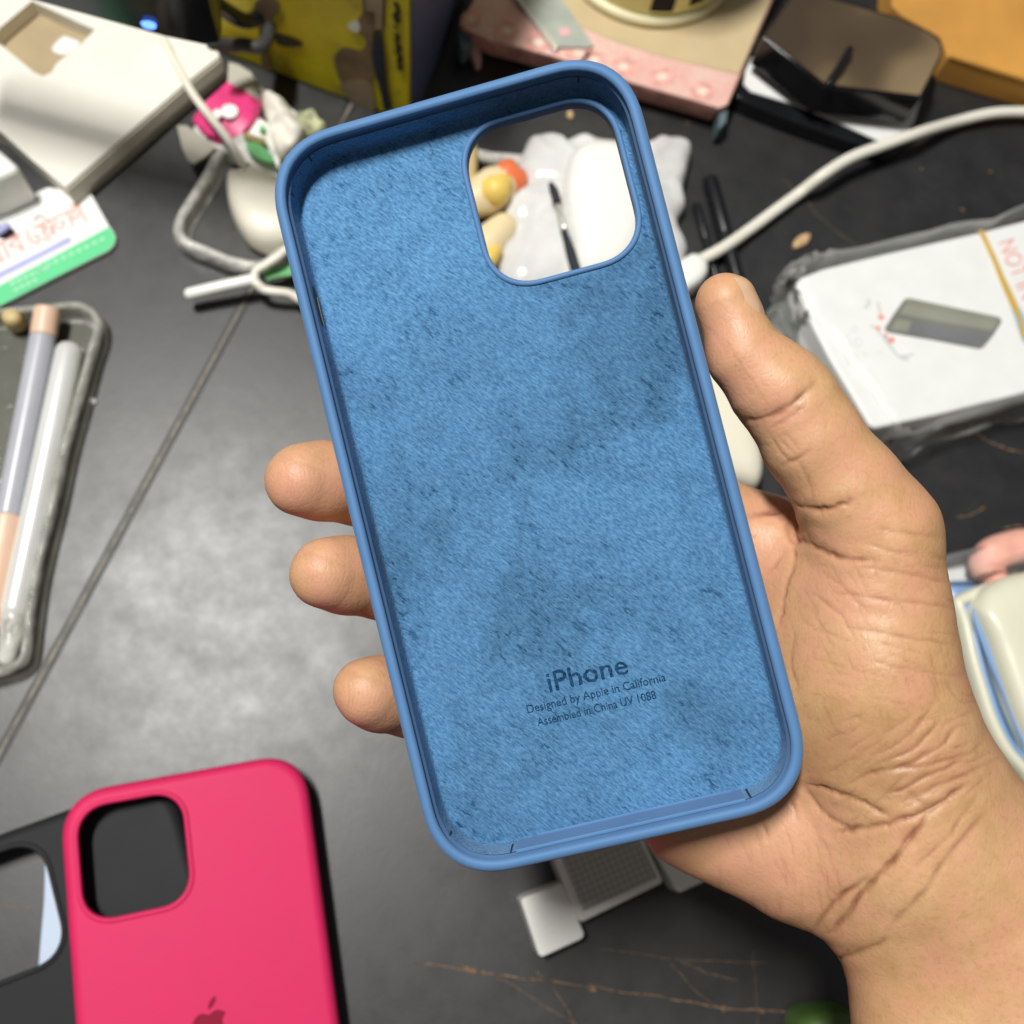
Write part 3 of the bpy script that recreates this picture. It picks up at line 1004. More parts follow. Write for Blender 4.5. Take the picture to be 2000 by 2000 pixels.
# skin creases seen in the photograph: polyline (px), depth mm, half width px
CREASES = [
    ([(1455, 824), (1480, 822), (1510, 810), (1555, 785), (1592, 750)], .95, 9), ([(1500, 838), (1545, 812), (1575, 790)], .4, 6),
    ([(1530, 908), (1562, 893), (1580, 880)], .35, 5), ([(1506, 850), (1522, 876), (1540, 898)], .16, 3), ([(1517, 846), (1536, 870), (1556, 890)], .16, 3), ([(1530, 844), (1548, 862), (1566, 884)], .14, 3),
    ([(1546, 978), (1565, 990), (1600, 994), (1632, 990), (1668, 978)], .8, 7), ([(1560, 900), (1580, 940), (1590, 985)], .15, 4),
    ([(1540, 1030), (1556, 1052), (1582, 1064), (1612, 1078), (1650, 1090), (1705, 1095)], .7, 6),
    ([(1463, 1010), (1500, 1003), (1542, 998)], .9, 8), ([(1542, 1000), (1538, 1025), (1545, 1055), (1568, 1062)], .55, 6), ([(1575, 1010), (1572, 1035), (1585, 1060)], .35, 5),
    ([(1550, 1058), (1552, 1100), (1538, 1140), (1530, 1180), (1522, 1225)], .4, 5), ([(1535, 1075), (1520, 1095), (1500, 1120)], .25, 5),
    ([(1570, 1533), (1600, 1537), (1626, 1545), (1660, 1556), (1687, 1566), (1738, 1596)], .75, 5),
    ([(1575, 1542), (1603, 1580), (1630, 1602), (1663, 1617)], .6, 5),
    ([(1626, 1626), (1660, 1620), (1696, 1615), (1747, 1603), (1808, 1584), (1850, 1561), (1885, 1531)], .85, 6),
    ([(1815, 1588), (1780, 1636), (1733, 1692), (1687, 1738), (1645, 1799), (1617, 1826)], 1.05, 8),
    ([(1690, 1718), (1645, 1747), (1603, 1794), (1588, 1822)], .7, 7),
    ([(1596, 1852), (1615, 1870), (1640, 1872), (1696, 1853), (1740, 1830)], .55, 7),
    ([(1930, 1582), (1860, 1660), (1803, 1743), (1733, 1813)], .35, 8), ([(1905, 1560), (1845, 1640), (1790, 1690)], .25, 6),
    ([(1733, 1487), (1770, 1470), (1794, 1454), (1836, 1407)], .32, 4), ([(1742, 1500), (1780, 1490), (1812, 1473), (1845, 1450), (1868, 1417)], .38, 4),
    ([(1682, 1517), (1720, 1505), (1766, 1500), (1820, 1492), (1882, 1473)], .42, 5), ([(1728, 1552), (1770, 1538), (1803, 1519), (1850, 1500), (1887, 1480)], .45, 5),
    ([(1760, 1566), (1800, 1550), (1840, 1530), (1905, 1508)], .42, 5), ([(1700, 1475), (1740, 1460), (1780, 1430), (1815, 1395)], .2, 4), ([(1775, 1440), (1800, 1410), (1822, 1375)], .2, 4),
    ([(1770, 1545), (1790, 1562), (1812, 1578)], .3, 4), ([(1640, 1500), (1665, 1490), (1690, 1470)], .25, 7), ([(1655, 1530), (1700, 1512), (1735, 1508)], .25, 5),
    ([(1682, 1107), (1766, 1119), (1850, 1137)], .22, 5), ([(1626, 1156), (1719, 1170), (1860, 1186)], .22, 5), ([(1654, 1226), (1742, 1240), (1859, 1258)], .22, 5),
    ([(1590, 1160), (1640, 1200), (1670, 1245)], .18, 4), ([(1700, 1290), (1790, 1310), (1880, 1320)], .15, 5), ([(1610, 1120), (1650, 1150), (1700, 1200)], .14, 4),
    ([(1542, 1560), (1552, 1580), (1556, 1598)], .3, 3), ([(1489, 1608), (1496, 1622), (1499, 1640)], .35, 3), ([(1715, 1030), (1770, 1040), (1840, 1048)], .18, 5), ([(1690, 1060), (1740, 1075), (1800, 1080)], .14, 5),
    ([(1560, 1350), (1545, 1300), (1552, 1240)], .18, 5),
]
_r = np.random.RandomState(4)
for k in range(46):            # net of fine wrinkles over the wrist fold
    x, y = _r.uniform(1610, 1890), _r.uniform(1390, 1610); ln_ = _r.uniform(30, 75); a_ = math.radians(_r.uniform(-48, -12))
    CREASES.append(([(x, y), (x + ln_ * .5 * math.cos(a_), y + ln_ * .5 * math.sin(a_) + _r.uniform(-4, 4)), (x + ln_ * math.cos(a_), y + ln_ * math.sin(a_))], _r.uniform(.07, .17), _r.uniform(2.6, 4)))
for k in range(60):            # shallow lines over the ball of the thumb and the heel of the hand
    x, y = _r.uniform(1560, 1880), _r.uniform(1060, 1400); ln_ = _r.uniform(30, 90); a_ = math.radians(_r.choice([_r.uniform(0, 25), _r.uniform(50, 80)]))
    CREASES.append(([(x, y), (x + ln_ * .5 * math.cos(a_), y + ln_ * .5 * math.sin(a_) + _r.uniform(-4, 4)), (x + ln_ * math.cos(a_), y + ln_ * math.sin(a_))], _r.uniform(.04, .09), _r.uniform(2.6, 4)))
for k in range(26):
    x, y = _r.uniform(1400, 1640), _r.uniform(1600, 1760); ln_ = _r.uniform(30, 70); a_ = math.radians(_r.uniform(55, 95))
    CREASES.append(([(x, y), (x + ln_ * .5 * math.cos(a_) + 3, y + ln_ * .5 * math.sin(a_)), (x + ln_ * math.cos(a_), y + ln_ * math.sin(a_))], _r.uniform(.04, .08), _r.uniform(2.6, 4)))
for fx, fy in ((600, 935), (640, 1118), (720, 1350)):      # print ridges on the finger pads
    for k in range(9):
        CREASES.append(([(fx - 55 + k * 5, fy - 50 + k * 2), (fx - 38 + k * 9, fy - 10), (fx - 42 + k * 8, fy + 38 - k)], .035, 2.4))
for k in range(16):            # fine print lines on the thumb pad
    x0 = 1380 + k * 5.2; y0 = 640 + k * 8.0
    CREASES.append(([(x0, y0), (x0 + 16, y0 + 9), (x0 + 34, y0 + 22), (x0 + 48, y0 + 38)], .05, 1.7))
FLUSH = [(590, 985, 80, .95), (650, 1180, 75, .95), (730, 1410, 70, .95), (1290, 1660, 70, .8), (1520, 1620, 60, .5), (1410, 640, 70, .8), (1440, 760, 80, .8), (1500, 800, 60, .7), (1560, 860, 70, .5), (1480, 1000, 70, .7), (1500, 1100, 80, .7), (1660, 1150, 120, .55), (1780, 1180, 60, .4), (1490, 1680, 130, .7), (1400, 1680, 90, .3), (560, 930, 90, .35), (640, 950, 70, .7), (620, 1120, 90, .45), (700, 1370, 90, .5), (1620, 1600, 60, .5)]
TAN = [(1656, 1856, 5, 1.0), (1610, 1470, 90, .5), (1740, 1500, 100, .6), (1840, 1530, 90, .4), (1700, 1400, 150, .15), (1850, 1050, 60, .2), (1800, 900, 80, .12)]


def seg_dist(p, pl):
    best = np.full(len(p), 1e9)
    for a, b in zip(pl[:-1], pl[1:]):
        ab = b - a; t = np.clip(((p - a) @ ab) / (ab @ ab + 1e-9), 0, 1)
        best = np.minimum(best, np.linalg.norm(p - a - t[:, None] * ab, axis=1))
    return best


def build_hand():
    V, Q = hand_mesh()
    # even out the voxel steps
    E_ = np.concatenate([Q[:, [0, 1]], Q[:, [1, 2]], Q[:, [2, 3]], Q[:, [3, 0]]])
    deg = np.bincount(E_[:, 0], minlength=len(V)) + np.bincount(E_[:, 1], minlength=len(V))
    for lam in (.6, -.62) * 5:
        acc = np.zeros_like(V)
        for k in range(3):
            acc[:, k] = np.bincount(E_[:, 0], V[E_[:, 1], k], len(V)) + np.bincount(E_[:, 1], V[E_[:, 0], k], len(V))
        V = V + lam * (acc / deg[:, None] - V)
    Nn = vnormals(V, Q)
    # orient outward
    if (Nn * (V - V.mean(0))).sum() < 0:
        Nn = -Nn
    px = np.c_[1000 + F * V[:, 0] / V[:, 2], 1000 - F * V[:, 1] / V[:, 2]]
    vis = (Nn * V).sum(1) < 0
    b = np.floor(px / 6).astype(int); key = b[:, 0] * 100003 + b[:, 1]
    u, inv = np.unique(key, return_inverse=True)
    mn = np.full(len(u), 1e9); np.minimum.at(mn, inv, V[:, 2])
    vis &= V[:, 2] < mn[inv] + 5
    disp = np.zeros(len(V)); cre = np.zeros(len(V)); rng = np.random.RandomState(1)
    for pl, dep, wd in CREASES:
        q = smooth(pl, 5); q = q + rng.randn(*q.shape) * min(1.2, wd * .2)
        bb = vis & (px[:, 0] > q[:, 0].min() - 5 * wd) & (px[:, 0] < q[:, 0].max() + 5 * wd) & (px[:, 1] > q[:, 1].min() - 5 * wd) & (px[:, 1] < q[:, 1].max() + 5 * wd)
        k = np.where(bb)[0]
        if not len(k):
            continue
        d = seg_dist(px[k], q)
        # taper at both ends
        e = np.minimum(np.linalg.norm(px[k] - q[0], axis=1), np.linalg.norm(px[k] - q[-1], axis=1))
        tp = np.clip(.25 + e / (6 * wd), 0, 1)
        # depth and width wander along the line
        ph = rng.rand(3) * 6.28; fx = px[k, 0] * .045; fy = px[k, 1] * .045
        tp = tp * (.72 + .28 * np.sin(fx * 2.1 + fy * 1.3 + ph[0]) * np.sin(fy * 2.7 + ph[1]))
        wv_ = wd * (.85 + .25 * np.sin(fx * 1.7 - fy * 1.1 + ph[2]))
        g = (.6 * np.exp(-(d / (wv_ * .6)) ** 2) + .4 * np.exp(-(d / (wv_ * 1.7)) ** 2)) * tp
        disp[k] -= dep * g - .16 * dep * np.exp(-((d - 3.0 * wd) / (1.8 * wd)) ** 2) * tp
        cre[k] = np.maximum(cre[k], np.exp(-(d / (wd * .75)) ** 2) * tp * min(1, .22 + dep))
    fl = np.zeros(len(V)); tn = np.zeros(len(V))
    for x, y, r, a in FLUSH:
        fl = np.maximum(fl, a * np.exp(-((px[:, 0] - x) ** 2 + (px[:, 1] - y) ** 2) / r ** 2))
    for x, y, r, a in TAN:
        tn = np.maximum(tn, a * np.exp(-((px[:, 0] - x) ** 2 + (px[:, 1] - y) ** 2) / r ** 2))
    # soft unevenness of flesh
    disp += .12 * (np.sin(V[:, 0] * .31 + 1 + np.sin(V[:, 1] * .21)) * np.sin(V[:, 1] * .27 + V[:, 2] * .2) + .5 * np.sin(V[:, 0] * .52 - V[:, 1] * .23 + 2) * np.sin(V[:, 1] * .61 + 1.3))
    V = V + Nn * disp[:, None]
    W_ = c2w(V)
    me = bpy.data.meshes.new('person')
    org = np.asarray(c2w(np.array([[46.0, -55, 205]]))[0])
    X = ((W_ - org) * .001).astype(np.float32)
    fn = np.cross(X[Q[:, 2]] - X[Q[:, 0]], X[Q[:, 3]] - X[Q[:, 1]])
    nw = Nn.copy(); nw[:, 2] = -nw[:, 2]; nw = nw @ RW.T
    if (fn * nw[Q[:, 0]]).sum() < 0:
        Q = Q[:, ::-1].copy()
    me.vertices.add(len(X)); me.vertices.foreach_set('co', X.ravel())
    me.loops.add(Q.size); me.loops.foreach_set('vertex_index', Q.ravel().astype(np.int32))
    me.polygons.add(len(Q)); me.polygons.foreach_set('loop_start', np.arange(0, Q.size, 4, dtype=np.int32)); me.polygons.foreach_set('loop_total', np.full(len(Q), 4, np.int32))
    me.update(calc_edges=True); me.validate()
    me.polygons.foreach_set('use_smooth', np.ones(len(me.polygons), bool))
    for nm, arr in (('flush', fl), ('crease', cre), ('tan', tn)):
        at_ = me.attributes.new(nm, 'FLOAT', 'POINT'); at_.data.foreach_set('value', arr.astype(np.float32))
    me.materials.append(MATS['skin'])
    o = bpy.data.objects.new('person', me); S.collection.objects.link(o)
    o.location = Vector(org * .001)
    tag(o, 'bare right hand and forearm holding up the open blue phone case', 'person')
    return o


hand = build_hand()


def fitted_nail(c, ax, nr, la_, lb):
    """nail plate laid on the finger's own surface, its rim sunk in the skin"""
    s_ = np.cross(ax, nr)
    u, v_ = [q.ravel()[:, None] for q in np.meshgrid(np.linspace(-1, 1, 25), np.linspace(-1, 1, 25), indexing='ij')]
    p = c + ax * la_ * u + s_ * lb * v_ * np.sqrt(1 - u ** 4) + nr * 12
    d = np.zeros((625, 1))
    for _ in range(60):
        d = np.minimum(d + np.maximum(sdf((p - nr * d).astype(np.float32))[:, None], 0) * .8, 15)
    e_ = np.maximum(u ** 4, v_ ** 4)
    top = p - nr * (d - .42 * (1 - e_) + .22 * e_)
    top = np.array(top).reshape(25, 25, 3)
    V = c2w(np.r_[top.reshape(-1, 3), (top - nr * .7).reshape(-1, 3)]); Fc = []; n = 25
    for a in range(n - 1):
        for b in range(n - 1):
            k = a * n + b
            Fc += [(k, k + 1, k + n + 1, k + n), (k + 625, k + n + 625, k + n + 626, k + 626)]
    mesh_obj('fingernail', V, Fc, 'nail', hand, smooth=True, recalc=False)


fitted_nail(P3((1424, 600, 199, 60))[:3].astype(float), np.array([.48, -.877, 0]), (lambda a: a / np.linalg.norm(a))(np.array([.80, .438, -.32])), 5.2, 4.9)
for q in ((572, 936, 209.5, 71), (618, 1120, 209, 70), (698, 1350, 208, 65)):
    fitted_nail(P3(q)[:3].astype(float), np.array([-1.0, 0, 0]), np.array([0, 0, 1.0]), 4.6, 4.8)

# ------------------------------------------------------------------ yellow box at the back
A_, B_, C_ = at(380, 84), at(802, 243), at(905, -4)
Hh = 150.0
root = thing('cardboard_carton', 'worn yellow carton with torn print and indigo side standing at the back of the desk', 'carton', (A_ + B_ + C_) / 3)
D_ = A_ + (C_ - B_)
base = np.array([A_, B_, C_, D_]); 
o = prism('carton_body', base + [0, 0, Hh], 0.2, 'yellow_print', root, 1.5)
fr = Plane(B_, np.cross(B_ - A_, [0, 0, 1.0])); sd = Plane(B_, np.cross(C_ - B_, [0, 0, 1.0]))
V, Fc = loft([np.array([B_ + [0, 0, 1], C_ + [0, 0, 1], C_ + [0, 0, Hh - 1], B_ + [0, 0, Hh - 1]]) + sd.n * k for k in (.05, .5)], cap0=True, cap1=True)
mesh_obj('side_panel', V, Fc, 'indigo_card', root)
fr.patch('torn_patch', smooth([(705, -40), (708, 5), (706, 30), (688, 48), (702, 62), (714, 80), (708, 97), (694, 96), (672, 92), (656, 104), (652, 122), (660, 148), (672, 172), (700, 205), (726, 215), (728, 168), (732, 130), (728, 90), (726, 64), (748, 62), (752, 20), (752, -40)], 2, True), 'torn_brown', root)
fr.patch('pale_patch', smooth([(702, 156), (720, 162), (728, 172), (732, 214), (716, 222), (700, 210), (676, 190), (664, 168), (684, 158)], 3, True), 'torn_pale', root, .4)
fr.patch('pale_patch', [(714, -40), (748, -40), (746, 58), (734, 56), (731, 24), (714, 20)], 'torn_pale', root, .4)
fr.patch('navy_patch', [(729, 62), (747, 66), (751, 110), (757, 170), (765, 214), (750, 218), (744, 185), (734, 150), (726, 110)], 'navy_patch', root, .75)
fr.patch('white_patch', smooth([(678, 50), (697, 40), (703, 58), (692, 63)], 4, True), 'white_paper', root, .4)
fr.patch('dark_patch', smooth([(536, 66), (560, 70), (585, 80), (590, 90), (560, 92), (540, 84)], 4, True), 'dark_ink', root, .4)
fr.patch('stain', smooth([(520, -10), (548, 10), (530, 50), (520, 90), (530, 130), (515, 140), (508, 100), (505, 50), (496, 10)], 3, True), 'torn_brown', root, .4)
for pl in [[(769, 6), (775, 10), (778, 24), (770, 30)], [(768, 34), (778, 36), (774, 44)], [(770, 52), (775, 52)], [(771, 66), (778, 72), (773, 82)], [(772, 88), (781, 92), (775, 104)], [(776, 108), (782, 112), (778, 124)], [(780, 126), (783, 132), (777, 134)]]:
    V, Fc = ribbon(np.array([fr.at(x, y, .5) for x, y in smooth(pl, 4)]), 2.0, fr.n, .2)
    mesh_obj('worn_letter', V, Fc, 'dark_ink', root)

# ------------------------------------------------------------------ black monitor edge with a blue led
zt = 88.0
mb = np.array([at(-260, -95, zt), at(69, 2, zt), at(319, 71, zt), at(399, 88, zt), at(428, 84, zt), at(434, 62, zt)])
root = thing('monitor', 'black monitor edge with a glowing blue light over the white box', 'monitor', at(60, -300, 0))
back = (at(300, -300, zt) - at(300, 50, zt)); back[2] = 0; back = back / np.linalg.norm(back) * 13
ptop = np.r_[mb, (mb[::-1] + back)]; 
V, Fc = loft([ptop, ptop + [0, 0, 44]], cap0=True, cap1=True)
bevel(mesh_obj('bezel', V, Fc, 'black_plastic', root), 2.2, 3)
e0, e1 = at(150, 36, zt), at(319, 71, zt)
fpl = Plane(e1, np.cross(e1 - e0, [0, 0, 1.0]))
lp = smooth([(276, 42), (292, 41), (304, 47), (303, 56), (290, 57), (278, 51)], 5, True)
o = fpl.patch('power_light', lp, 'led_blue', root, .1, .6)
ctr = (mb[0] + mb[3]) / 2 + back * 1.2
ctr = at(-420, -420, zt)
prism('stand', np.array([ctr + [-50, 10, 0], ctr + [-10, 10, 0], ctr + [-10, 22, 0], ctr + [-50, 22, 0]]), 6, 'black_plastic', root, 1)
cb = ctr * [1, 1, 0] + [-30, 40, 6]
prism('stand_foot', cb + np.array([(-90, -40, 0), (80, -40, 0), (80, 60, 0), (-90, 60, 0)], float), .2, 'black_plastic', root, 2)
tag(tube('cable', [at(420, 5, 60), at(450, 26, 50), at(478, 40, 40), at(505, 30, 30), at(560, -30, 20)], 3.0, 'black_plastic'), 'thick black cable curving in front of the yellow carton, the upper one', 'cable', 'black cables by the monitor')
tag(tube('cable', [at(415, 84, 40), at(445, 88, 36), at(475, 88, 34), at(510, 90, 33), at(525, 60, 28), at(530, -30, 20)], 2.6, 'rubber_grey'), 'grey black cable crossing the yellow carton below the thick one', 'cable', 'black cables by the monitor')

# ------------------------------------------------------------------ white carton with a cut-out, upper left
zb = 11.0
outer = ats([(-260, 180), (-200, -150), (60, -60), (260, 30), (420, 92), (429, 110), (362, 163), (128, 366), (60, 310), (0, 256)], zb)
root = thing('white_box', 'flat white cardboard box with a cut out window under the monitor', 'box', outer.mean(0) * [1, 1, 0])
hole = ats([(-40, 100), (0, 54), (62, 2), (120, 28), (185, 58), (159, 86), (125, 112), (109, 126), (101, 141), (84, 149), (66, 141), (0, 86)], zb)
T_ = fill_loops([outer, hole]); T_ = (np.c_[T_[0][:, :2], np.full(len(T_[0]), zb)], T_[1])
ob = outer.copy(); ob[:, 2] = .2
hb = hole.copy(); hb[:, 2] = zb - 7
V, Fc = join(T_, loft([outer, ob]), loft([hole, hb]))
weld(mesh_obj('box_shell', V, Fc, 'white_card', root)).data.polygons.foreach_set('use_smooth', [False] * 0 or [False] * len(root.children[0].data.polygons))
mesh_obj('box_floor', hb, [tuple(range(len(hb)))], 'kraft_inside', root)
decal('painted_glint', smooth([(101, 96), (122, 72), (136, 74), (156, 84), (136, 102), (122, 107)], 3, True), zb - 6.9, 'white_paper', root)  # glint inside the window, painted as a flat white patch
# side flap of the box, slightly opened
e = ats([(128, 367), (362, 164), (429, 111)], zb - .5)
V, Fc = loft([np.array([e[0] + d, e[1] + d, e[2] + d]) for d in ([.8, -1.2, 0], [1.6, -2.4, -5], [1.4, -2.2, -zb + 1.2])], closed_ring=False)
bx = mesh_obj('side_flap', V, Fc, 'card_edge', root); sl = bx.modifiers.new('s', 'SOLIDIFY'); sl.thickness = .0007

# ------------------------------------------------------------------ hang card with Bengali print
zc = 2.2
card = smooth([(-240, 520), (-200, 460), (-60, 432), (0, 408), (94, 366), (179, 381), (213, 441), (222, 454), (226, 464), (224, 476), (213, 489), (110, 541), (13, 591), (-60, 625), (-200, 690)], 1)
root = thing('packaging_card', 'white hanging card with red Bengali lettering and a green band below', 'packaging', at(100, 480, 0))
hol = smooth([(-60, 455), (-20, 440), (6, 440), (24, 446), (31, 456), (24, 464), (8, 468), (-20, 462), (-60, 480)], 2, True)
ct = ats(card, zc); ht = ats(hol, zc)
T_ = fill_loops([ct, ht]); T_ = (np.c_[T_[0][:, :2], np.full(len(T_[0]), zc)], T_[1])
lo1 = ct.copy(); lo1[:, 2] = .3; lo2 = ht.copy(); lo2[:, 2] = .3
weld(mesh_obj('card', *join(T_, loft([ct, lo1]), loft([ht, lo2])), 'white_paper', root)).data.polygons.foreach_set('use_smooth', [False] * len(root.children[0].data.polygons))
decal('green_band', [(213, 443), (222, 456), (225, 465), (223, 475), (212, 488), (110, 540), (13, 590), (-60, 624), (-200, 688), (-200, 655), (0, 557)], zc, 'green_print', root, .15)


def strokes(name, pls, z, wd, material, parent):
    VF = [ribbon(ats(smooth(p, 3), z), wd, (0, 0, 1), .12) for p in pls]
    return mesh_obj(name, *join(*VF), material, parent)


strokes('blue_rule', [[(-60, 562), (0, 537), (70, 502), (138, 467)]], zc + .03, 2.2, 'blue_print', root)
# lettering built from strokes: a head line with the letter bodies hanging below; u along the line, v down
o0 = np.array([-52.0, 500.0]); uu = np.array([217, -101.0]) / 239; vv = np.array([.42, .91])


def beng(lst):
    return [[tuple(o0 + uu * a * 239 + vv * b * 34) for a, b in pl] for pl in lst]


word1 = [[(.02, 0), (.44, -.02)], [(.06, .05), (.10, .45), (.05, .75)], [(.13, .1), (.17, .3), (.12, .55), (.2, .9)], [(.2, 0), (.2, 1)], [(.26, 0), (.26, 1.0)], [(.30, .35), (.39, .05)], [(.30, .35), (.39, .75)], [(.39, 0), (.39, 1.0)], [(.34, 1.0), (.345, 1.05)]]
word2 = [[(.53, 0), (.96, -.02)], [(.49, -.1), (.47, .5), (.52, .9), (.55, .5), (.50, .45)], [(.57, -.3), (.62, -.5), (.67, -.1)], [(.58, .1), (.64, .15), (.59, .5), (.65, .75), (.69, .35)], [(.57, .8), (.64, 1.0)], [(.68, 0), (.68, .9)], [(.73, .1), (.71, .5), (.75, .7), (.79, .4), (.75, .35)], [(.84, 0), (.84, .9)], [(.88, .1), (.86, .55), (.93, .4), (.9, .1)], [(.95, 0), (.955, .95)], [(.88, -.35), (.93, -.12)], [(.60, .35), (.66, .4)]]
strokes('red_lettering', beng(word1 + word2), zc + .04, .62, 'red_print', root)
strokes('pale_lettering', [[(75 + i * 15, 527 - i * 7.2), (84 + i * 15, 523 - i * 7.2)] for i in range(9)] + [[(20 + i * 13, 556 - i * 6), (29 + i * 13, 551 - i * 6)] for i in range(6)] + [[(28 + i * 12, 568 - i * 6), (36 + i * 12, 563 - i * 6)] for i in range(4)], zc + .2, 1.3, 'green_pale', root)
strokes('grey_lettering', [[(70, 399), (82, 393), (94, 388)], [(58, 428), (70, 424), (82, 420)], [(98, 410), (110, 405)]], zc + .04, 1.0, 'pale_grey_print', root)
prism('charger_block', ats([(-120, 300), (-10, 283), (30, 318), (38, 330), (-20, 356), (-120, 392)], 22), .2, 'white_plastic', None, 2.5)
tag(bpy.data.objects['charger_block'], 'glossy white charger block at the left edge beside the white box', 'charger')
o = tube('blue_cap', [at(-30, 470, 2.0), at(2, 452, 2.0), at(14, 443, 2.0)], 1.6, 'blue_print', None, 10, 1)
tag(o, 'blue cap showing through the hole of the white hanging card', 'cap')

# ------------------------------------------------------------------ pouch, mouse, clear case, cables
root = thing('sweet_packet', 'crumpled pink and white packet with green leaves beside the white box', 'packet', at(470, 240, 0))
prism('packet_base', ats([(372, 250), (448, 162), (512, 166), (600, 230), (592, 300), (540, 352), (470, 306), (425, 290)], 9), .3, 'pouch_white', root, 2)
V, Fc = loft([np.array([at(420, 287, 10), at(500, 325, 10), at(542, 345, 10)]), np.array([at(472, 260, 16), at(505, 276, 15), at(548, 300, 12)]), np.array([at(501, 228, 17), at(522, 240, 16), at(560, 262, 12)])], closed_ring=False)
mesh_obj('white_panel', V, Fc, 'pouch_white', root)
V, Fc = loft([np.array([at(375, 233, 12), at(400, 262, 12), at(448, 271, 14), at(472, 260, 16)]), np.array([at(395, 205, 16), at(425, 222, 17), at(455, 226, 18), at(490, 240, 17)]), np.array([at(407, 193, 17), at(430, 185, 17), at(470, 200, 17), at(501, 228, 17)]), np.array([at(445, 158, 14), at(470, 170, 14), at(490, 185, 14), at(510, 198, 14)])], closed_ring=False)
pk = mesh_obj('pink_panel', V, Fc, 'pouch_pink', root, smooth=True)
V, Fc = loft([np.array([at(375, 233, 12), at(400, 262, 12), at(448, 271, 14)]), np.array([at(395, 262, 9), at(425, 282, 9), at(452, 284, 9)])], closed_ring=False)
mesh_obj('pink_edge', V, Fc, 'pouch_pink', root)
V, Fc = loft([ats(smooth([(448 + 17 * math.cos(a), 217 + 14 * math.sin(a)) for a in np.linspace(0, 6.283, 12, endpoint=False)], 2, True), z) for z in (18.0, 19.0)], cap0=True, cap1=True)
mesh_obj('white_disc', V, Fc, 'white_paper', root)
V, Fc = loft([ats(smooth([(424 + 9 * math.cos(a), 222 + 9 * math.sin(a)) for a in np.linspace(0, 6.283, 10, endpoint=False)], 2, True), z) for z in (18.0, 18.8)], cap0=True, cap1=True)
mesh_obj('white_disc', V, Fc, 'white_paper', root)
prism('dark_edge', ats([(497, 205), (511, 199), (504, 228), (478, 258), (472, 256), (492, 230)], 17.6), 16, 'pouch_dark_pink', root)
prism('green_leaf', ats(smooth([(480, 279), (501, 279), (520, 292), (532, 305), (536, 317), (518, 314), (491, 300)], 3, True), 16.5), 14, 'leaf_green', root)
prism('green_leaf', ats(smooth([(506, 250), (514, 243), (517, 252), (509, 256)], 3, True), 17.5), 15, 'leaf_green', root)
prism('stem_print', ats(smooth([(478, 258), (500, 266), (518, 272), (516, 280), (492, 274), (476, 264)], 3, True), 17.2), 14.5, 'olive_stem', root)
prism('grey_flap', ats([(345, 244), (364, 244), (422, 287), (400, 306), (378, 319), (366, 312), (355, 287)], 11), 9.8, 'grey_flap', root, .4)
prism('grey_flap', ats([(446, 120), (466, 125), (490, 140), (507, 166), (509, 197), (470, 172), (444, 160)], 15), 13.5, 'grey_flap', root, .4)
tis = smooth([(512, 190), (528, 185), (548, 194), (564, 210), (580, 228), (592, 243), (594, 262), (572, 292), (550, 310), (538, 294), (530, 266), (522, 238), (514, 212)], 4, True)
o = pebble('tissue', ats(tis, 14), 12, 6, 'tissue', None, bumpy=2.2, seed=2)
tag(o, 'crumpled beige tissue strip on the pink packet beside the blue case', 'tissue')
o = pebble('leafy_wrapper', ats(smooth([(578, 232), (596, 222), (612, 222), (626, 240), (640, 262), (600, 275), (580, 262)], 3, True), 6), .3, 12, 'leaf_green', None, bumpy=2.0, seed=4)
o.data.materials.clear(); o.data.materials.append(mat('green_speckle', (.42, .44, .26), .6, .7, 230))
tag(o, 'small green speckled wrapper behind the beige tissue', 'wrapper')

# mouse
mo = smooth([(444, 336), (462, 334), (478, 328), (498, 328), (534, 346), (575, 370), (606, 410), (604, 450), (572, 474), (540, 482), (512, 480), (486, 467), (470, 448), (456, 424), (446, 396), (442, 365)], 4, True)
root = thing('mouse', 'cream wired mouse half hidden behind the top corner of the blue case', 'mouse', at(525, 405, 0))
pebble('mouse_shell', ats(mo, 10), 2.5, 14, 'mouse_cream', root)
o = prism('mouse_base', ats(mo, 3.4), .4, 'grey_flap', root, 1)
tube('mouse_cable', [at(318, 74, 16), at(333, 105, 15), at(352, 140, 14.5), at(376, 182, 16), at(400, 215, 20), at(425, 246, 22.5), at(452, 282, 22), at(472, 318, 17), at(482, 334, 12)], 1.6, 'cable_cream', root)

# smoky clear phone case with a milky rim
zc2 = 9.0
rim = smooth([(420, 288), (398, 325), (370, 370), (346, 408), (337, 430), (336, 452), (346, 470), (366, 484), (400, 498), (440, 514), (480, 524), (512, 524), (536, 512), (565, 490), (600, 455), (660, 360), (650, 320), (600, 280), (500, 250)], 4, True)
ro = ats(rim, zc2); rc = ro.mean(0)
root = thing('phone_case', 'milky clear phone case on the desk partly under the cream mouse', 'phone case', rc * [1, 1, 0], 'phone cases')


def inset(O, d):
    t = np.roll(O, -1, 0) - np.roll(O, 1, 0); n = np.c_[-t[:, 1], t[:, 0]]; n /= np.linalg.norm(n, axis=1, keepdims=True) + 1e-9
    c = O[:, :2].mean(0); sg = np.sign(((c - O[:, :2]) * n).sum(1, keepdims=True))
    Q = O.copy(); Q[:, :2] += n * np.sign(np.median(sg)) * d
    return Q


def zset(O, z):
    Q = O.copy(); Q[:, 2] = z
    return Q


